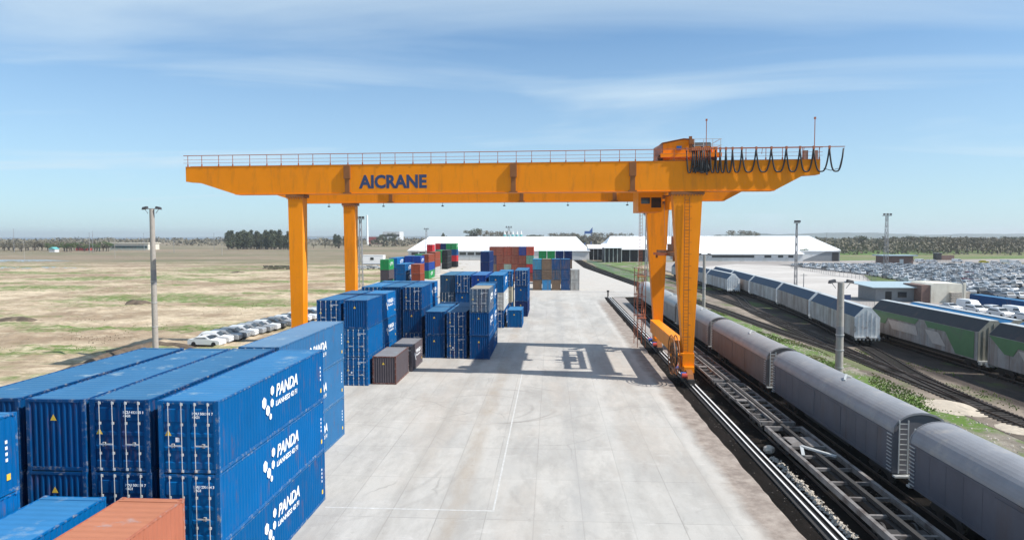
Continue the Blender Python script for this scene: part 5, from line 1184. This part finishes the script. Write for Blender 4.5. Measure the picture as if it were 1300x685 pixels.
row('brown', 932, 958, 3, 314, 24, 'big bare tree above the right warehouse roof', 'big trees above the right warehouse', .4, 1.6)
row('brown', 1040, 1300, 46, 318, 14, 'brownish tree in the right-hand wood edge', 'wood edge on the right', .8, 1.6, 1.6)
row('leafy', 1060, 1300, 26, 316.5, 15, 'dark tree in the right-hand wood edge', 'dark trees in the right wood edge', .8, 1.6, 1.4)
row('brown', 1180, 1300, 16, 321, 15, 'nearer bare tree on the right before the wood', 'nearer bare trees on the right', .8, 1.5, 1.2)
for i, u in enumerate((787, 794, 810, 817)):
    x, y = ground(u, 331); tree('spruce', x, y+8, 9.5, ['first','second','third','fourth'][i]+' small spruce from the left before the right warehouse', 'spruces before the warehouse', .8)
x, y = ground(1018, 331); tree('green', x, y, 8.2, 'round green tree at the corner of the right warehouse', None, 1.1)
# bushes by the green wagon
for i, (u, v) in enumerate(((1262,470),(1271,472),(1281,474),(1290,476),(1299,478))):
    x, y = ground(u, v); b_ = MB(); rnd = random.Random(i)
    for k in range(7): leafball(b_, (rnd.uniform(-.7,.7), rnd.uniform(-.5,.5), rnd.uniform(.3,1.2)), .5, .45, 90, .1, rnd)
    tag(b_.build('bush', M['leaf_green'], loc=(x, y, 0)), ['leftmost','second','middle','fourth','rightmost'][i]+' yellow-green bush at the foot of the green wagon', 'bush', 'bushes beside the green wagon')
# far woods as a mass
wb = MB(); rnd = random.Random(9)
for k in range(900):
    x = rnd.uniform(-1400, 1500); y = rnd.uniform(1000, 1900)
    leafball(wb, (x, y, 4.5), rnd.uniform(9,22), rnd.uniform(4,9), 30, 3.6, rnd)
tag(wb.build('woodland', M['leaf_brown']), 'far brownish woodland strip on the horizon', 'woodland', kind='stuff')
wb = MB()
for k in range(420):
    y = rnd.uniform(560, 900); x = rnd.uniform(.40*y, .86*y); leafball(wb, (x, y, 5.0), rnd.uniform(5,11), rnd.uniform(4.5,7.5)*(1+.9*noise.noise(Vector((x*.012, y*.004, 3)))), 42, 1.5, rnd)
tag(wb.build('woodland', M['leaf_brown']), 'bare woodland on the right beyond the green field', 'woodland', kind='stuff')
# grass tufts and dry scrub
def tufts(n, fn, s, m_, label, name='grass'):
    b_ = MB(); rnd = random.Random(n)
    for _ in range(n):
        p = fn(rnd)
        if p is None: continue
        x, y = p; k = s*rnd.uniform(.5,1.3); a = rnd.uniform(0, 3.14)
        for j in range(3):
            q = a+j*1.05; dx_, dy_ = math.cos(q)*k*.5, math.sin(q)*k*.5; lx, ly = rnd.uniform(-.3,.3)*k, rnd.uniform(-.3,.3)*k
            b_.add([(x-dx_, y-dy_, -.02), (x+dx_, y+dy_, -.02), (x+lx, y+ly, k*.8)], [(0,1,2)])
    return tag(b_.build(name, m_), label, name, kind='stuff')
def vg(r):
    x = r.uniform(24.4, 35.6); y = r.uniform(42, 165)
    return (x, y) if noise.noise(Vector((x*.22, y*.09, 4))) > -.06 else None
tufts(26000, vg, .17, M['grass'], 'green grass tufts on the gravel verge between the tracks')
def vg2(r):
    y = r.uniform(50, 110); x = r.uniform(40.5, 46) if y < 88 else r.uniform(39.5, 41)
    return (x, y) if noise.noise(Vector((x*.3, y*.12, 9))) > .12 else None
tufts(3000, vg2, .15, M['grass'], 'sparse grass beside the converging rails')
SCRUB = mat('dry_scrub', (.13,.105,.065), .9, var=.35, vscale=.2)
def fg(r):
    y = 85+r.random()**1.6*300; x = r.uniform(-.86*y-10, -34)
    return (x, y) if noise.noise(Vector((x*.05, y*.05, 1)))+.6*noise.noise(Vector((x*.3, y*.3, 3))) > .3 else None
tufts(7000, fg, .16, SCRUB, 'dry scrub scattered over the sandy field', 'scrub')
def fg2(r):
    y = 85+r.random()**1.4*260; x = r.uniform(-.86*y-10, -36)
    return (x, y) if noise.noise(Vector((x*.035, y*.07, 7))) > .22 else None
tufts(9000, fg2, .13, M['grass'], 'green weeds in patches over the sandy field')
# stones
def stones(n, fn, s0, s1, label, mt):
    b_ = MB(); rnd = random.Random(n)
    for _ in range(n):
        x, y, z = fn(rnd); s_ = rnd.uniform(s0, s1); vs = []
        for (a, b2, c) in ((1,0,0),(-1,0,0),(0,1,0),(0,-1,0),(0,0,1),(0,0,-1)): vs.append((x+a*s_*rnd.uniform(.6,1.2)+rnd.uniform(-.3,.3)*s_, y+b2*s_*rnd.uniform(.6,1.2), z+c*s_*rnd.uniform(.4,.9)))
        b_.add(vs, [(0,2,4),(2,1,4),(1,3,4),(3,0,4),(2,0,5),(1,2,5),(3,1,5),(0,3,5)])
    return tag(b_.build('gravel', mt), label, 'gravel', kind='stuff')
stones(520, lambda r: (15.15+r.gauss(0,.13), r.uniform(34,46.5), .12+abs(r.gauss(0,.05))), .05, .15, 'pale stones heaped between the crane rail and the flat wagon', M['stone'])
stones(1500, lambda r: (r.uniform(24.2,35.5), r.uniform(45,120), .0), .05, .16, 'pale stones scattered over the verge', M['stone'])
stones(1400, lambda r: (r.choice([r.uniform(13,16), r.uniform(18.5,20), r.uniform(16,23)]), r.uniform(30,100), .06), .03, .08, 'dark ballast stones around the tracks', mat('dark_stone', (.07,.06,.052), .9, var=.4, vscale=3))
bo = MB(); rnd = random.Random(2); 
vs = []; fs = []; n = 9
for i in range(6):
    for k in range(n): a = k*math.tau/n; rr = .42*math.sin(math.pi*(i+.5)/6.4)*rnd.uniform(.8,1.15); vs.append((rr*math.cos(a), rr*math.sin(a), .62*(i/5)))
for i in range(5):
    for k in range(n): fs.append((i*n+k, i*n+(k+1)%n, (i+1)*n+(k+1)%n, (i+1)*n+k))
fs.append(tuple((5*n+k) for k in range(n))); bo.add(vs, fs)
tag(bo.build('boulder', M['stone'], loc=(15.15, 47.3, .08)), 'single big pale rock at the head of the stone heap by the crane rail', 'boulder')
# piles of earth and rubble
for i, (u, v, r_) in enumerate(((1213,517,1.5),(1290,545,.9))):
    x, y = ground(u, v); b_ = MB(); n = 14; vs = [(0,0,.22*r_)]; fs = []
    for j in range(1, 5):
        for k in range(n): a = k*math.tau/n; q = r_*1.7*j/4*(1+.25*noise.noise(Vector((a, j, i)))); vs.append((q*math.cos(a), q*math.sin(a)*1.4, .22*r_*(1-(j/4)**1.3)*(1+.3*noise.noise(Vector((a*2, j*.7, 5))))-.02))
    for k in range(n): fs.append((0, 1+k, 1+(k+1)%n))
    for j in range(3):
        for k in range(n): fs.append((1+j*n+k, 1+(j+1)*n+k, 1+(j+1)*n+(k+1)%n, 1+j*n+(k+1)%n))
    b_.add(vs, fs); tag(b_.build('sand_pile', M['sand'], loc=(x, y, 0)), ['pale sand pile in the grass beside the curved track', 'small rubble pile at the right edge beside the track'][i], 'sand pile')
# ------------------------------------------------------------------ haze
hz_ = MB().box(-9000,-60,-1.6,9000,9600,75).build('haze', bpy.data.materials.new('haze'))
mh = hz_.data.materials[0]; mh.use_nodes = True; t = mh.node_tree; t.nodes.clear()
o_ = N(t, 'ShaderNodeOutputMaterial'); pv = N(t, 'ShaderNodeVolumePrincipled'); pv.inputs['Density'].default_value = .00012; pv.inputs['Color'].default_value = (.93,.96,1,1); pv.inputs['Anisotropy'].default_value = .3
t.links.new(pv.outputs[0], o_.inputs['Volume']); tag(hz_, kind='stuff')
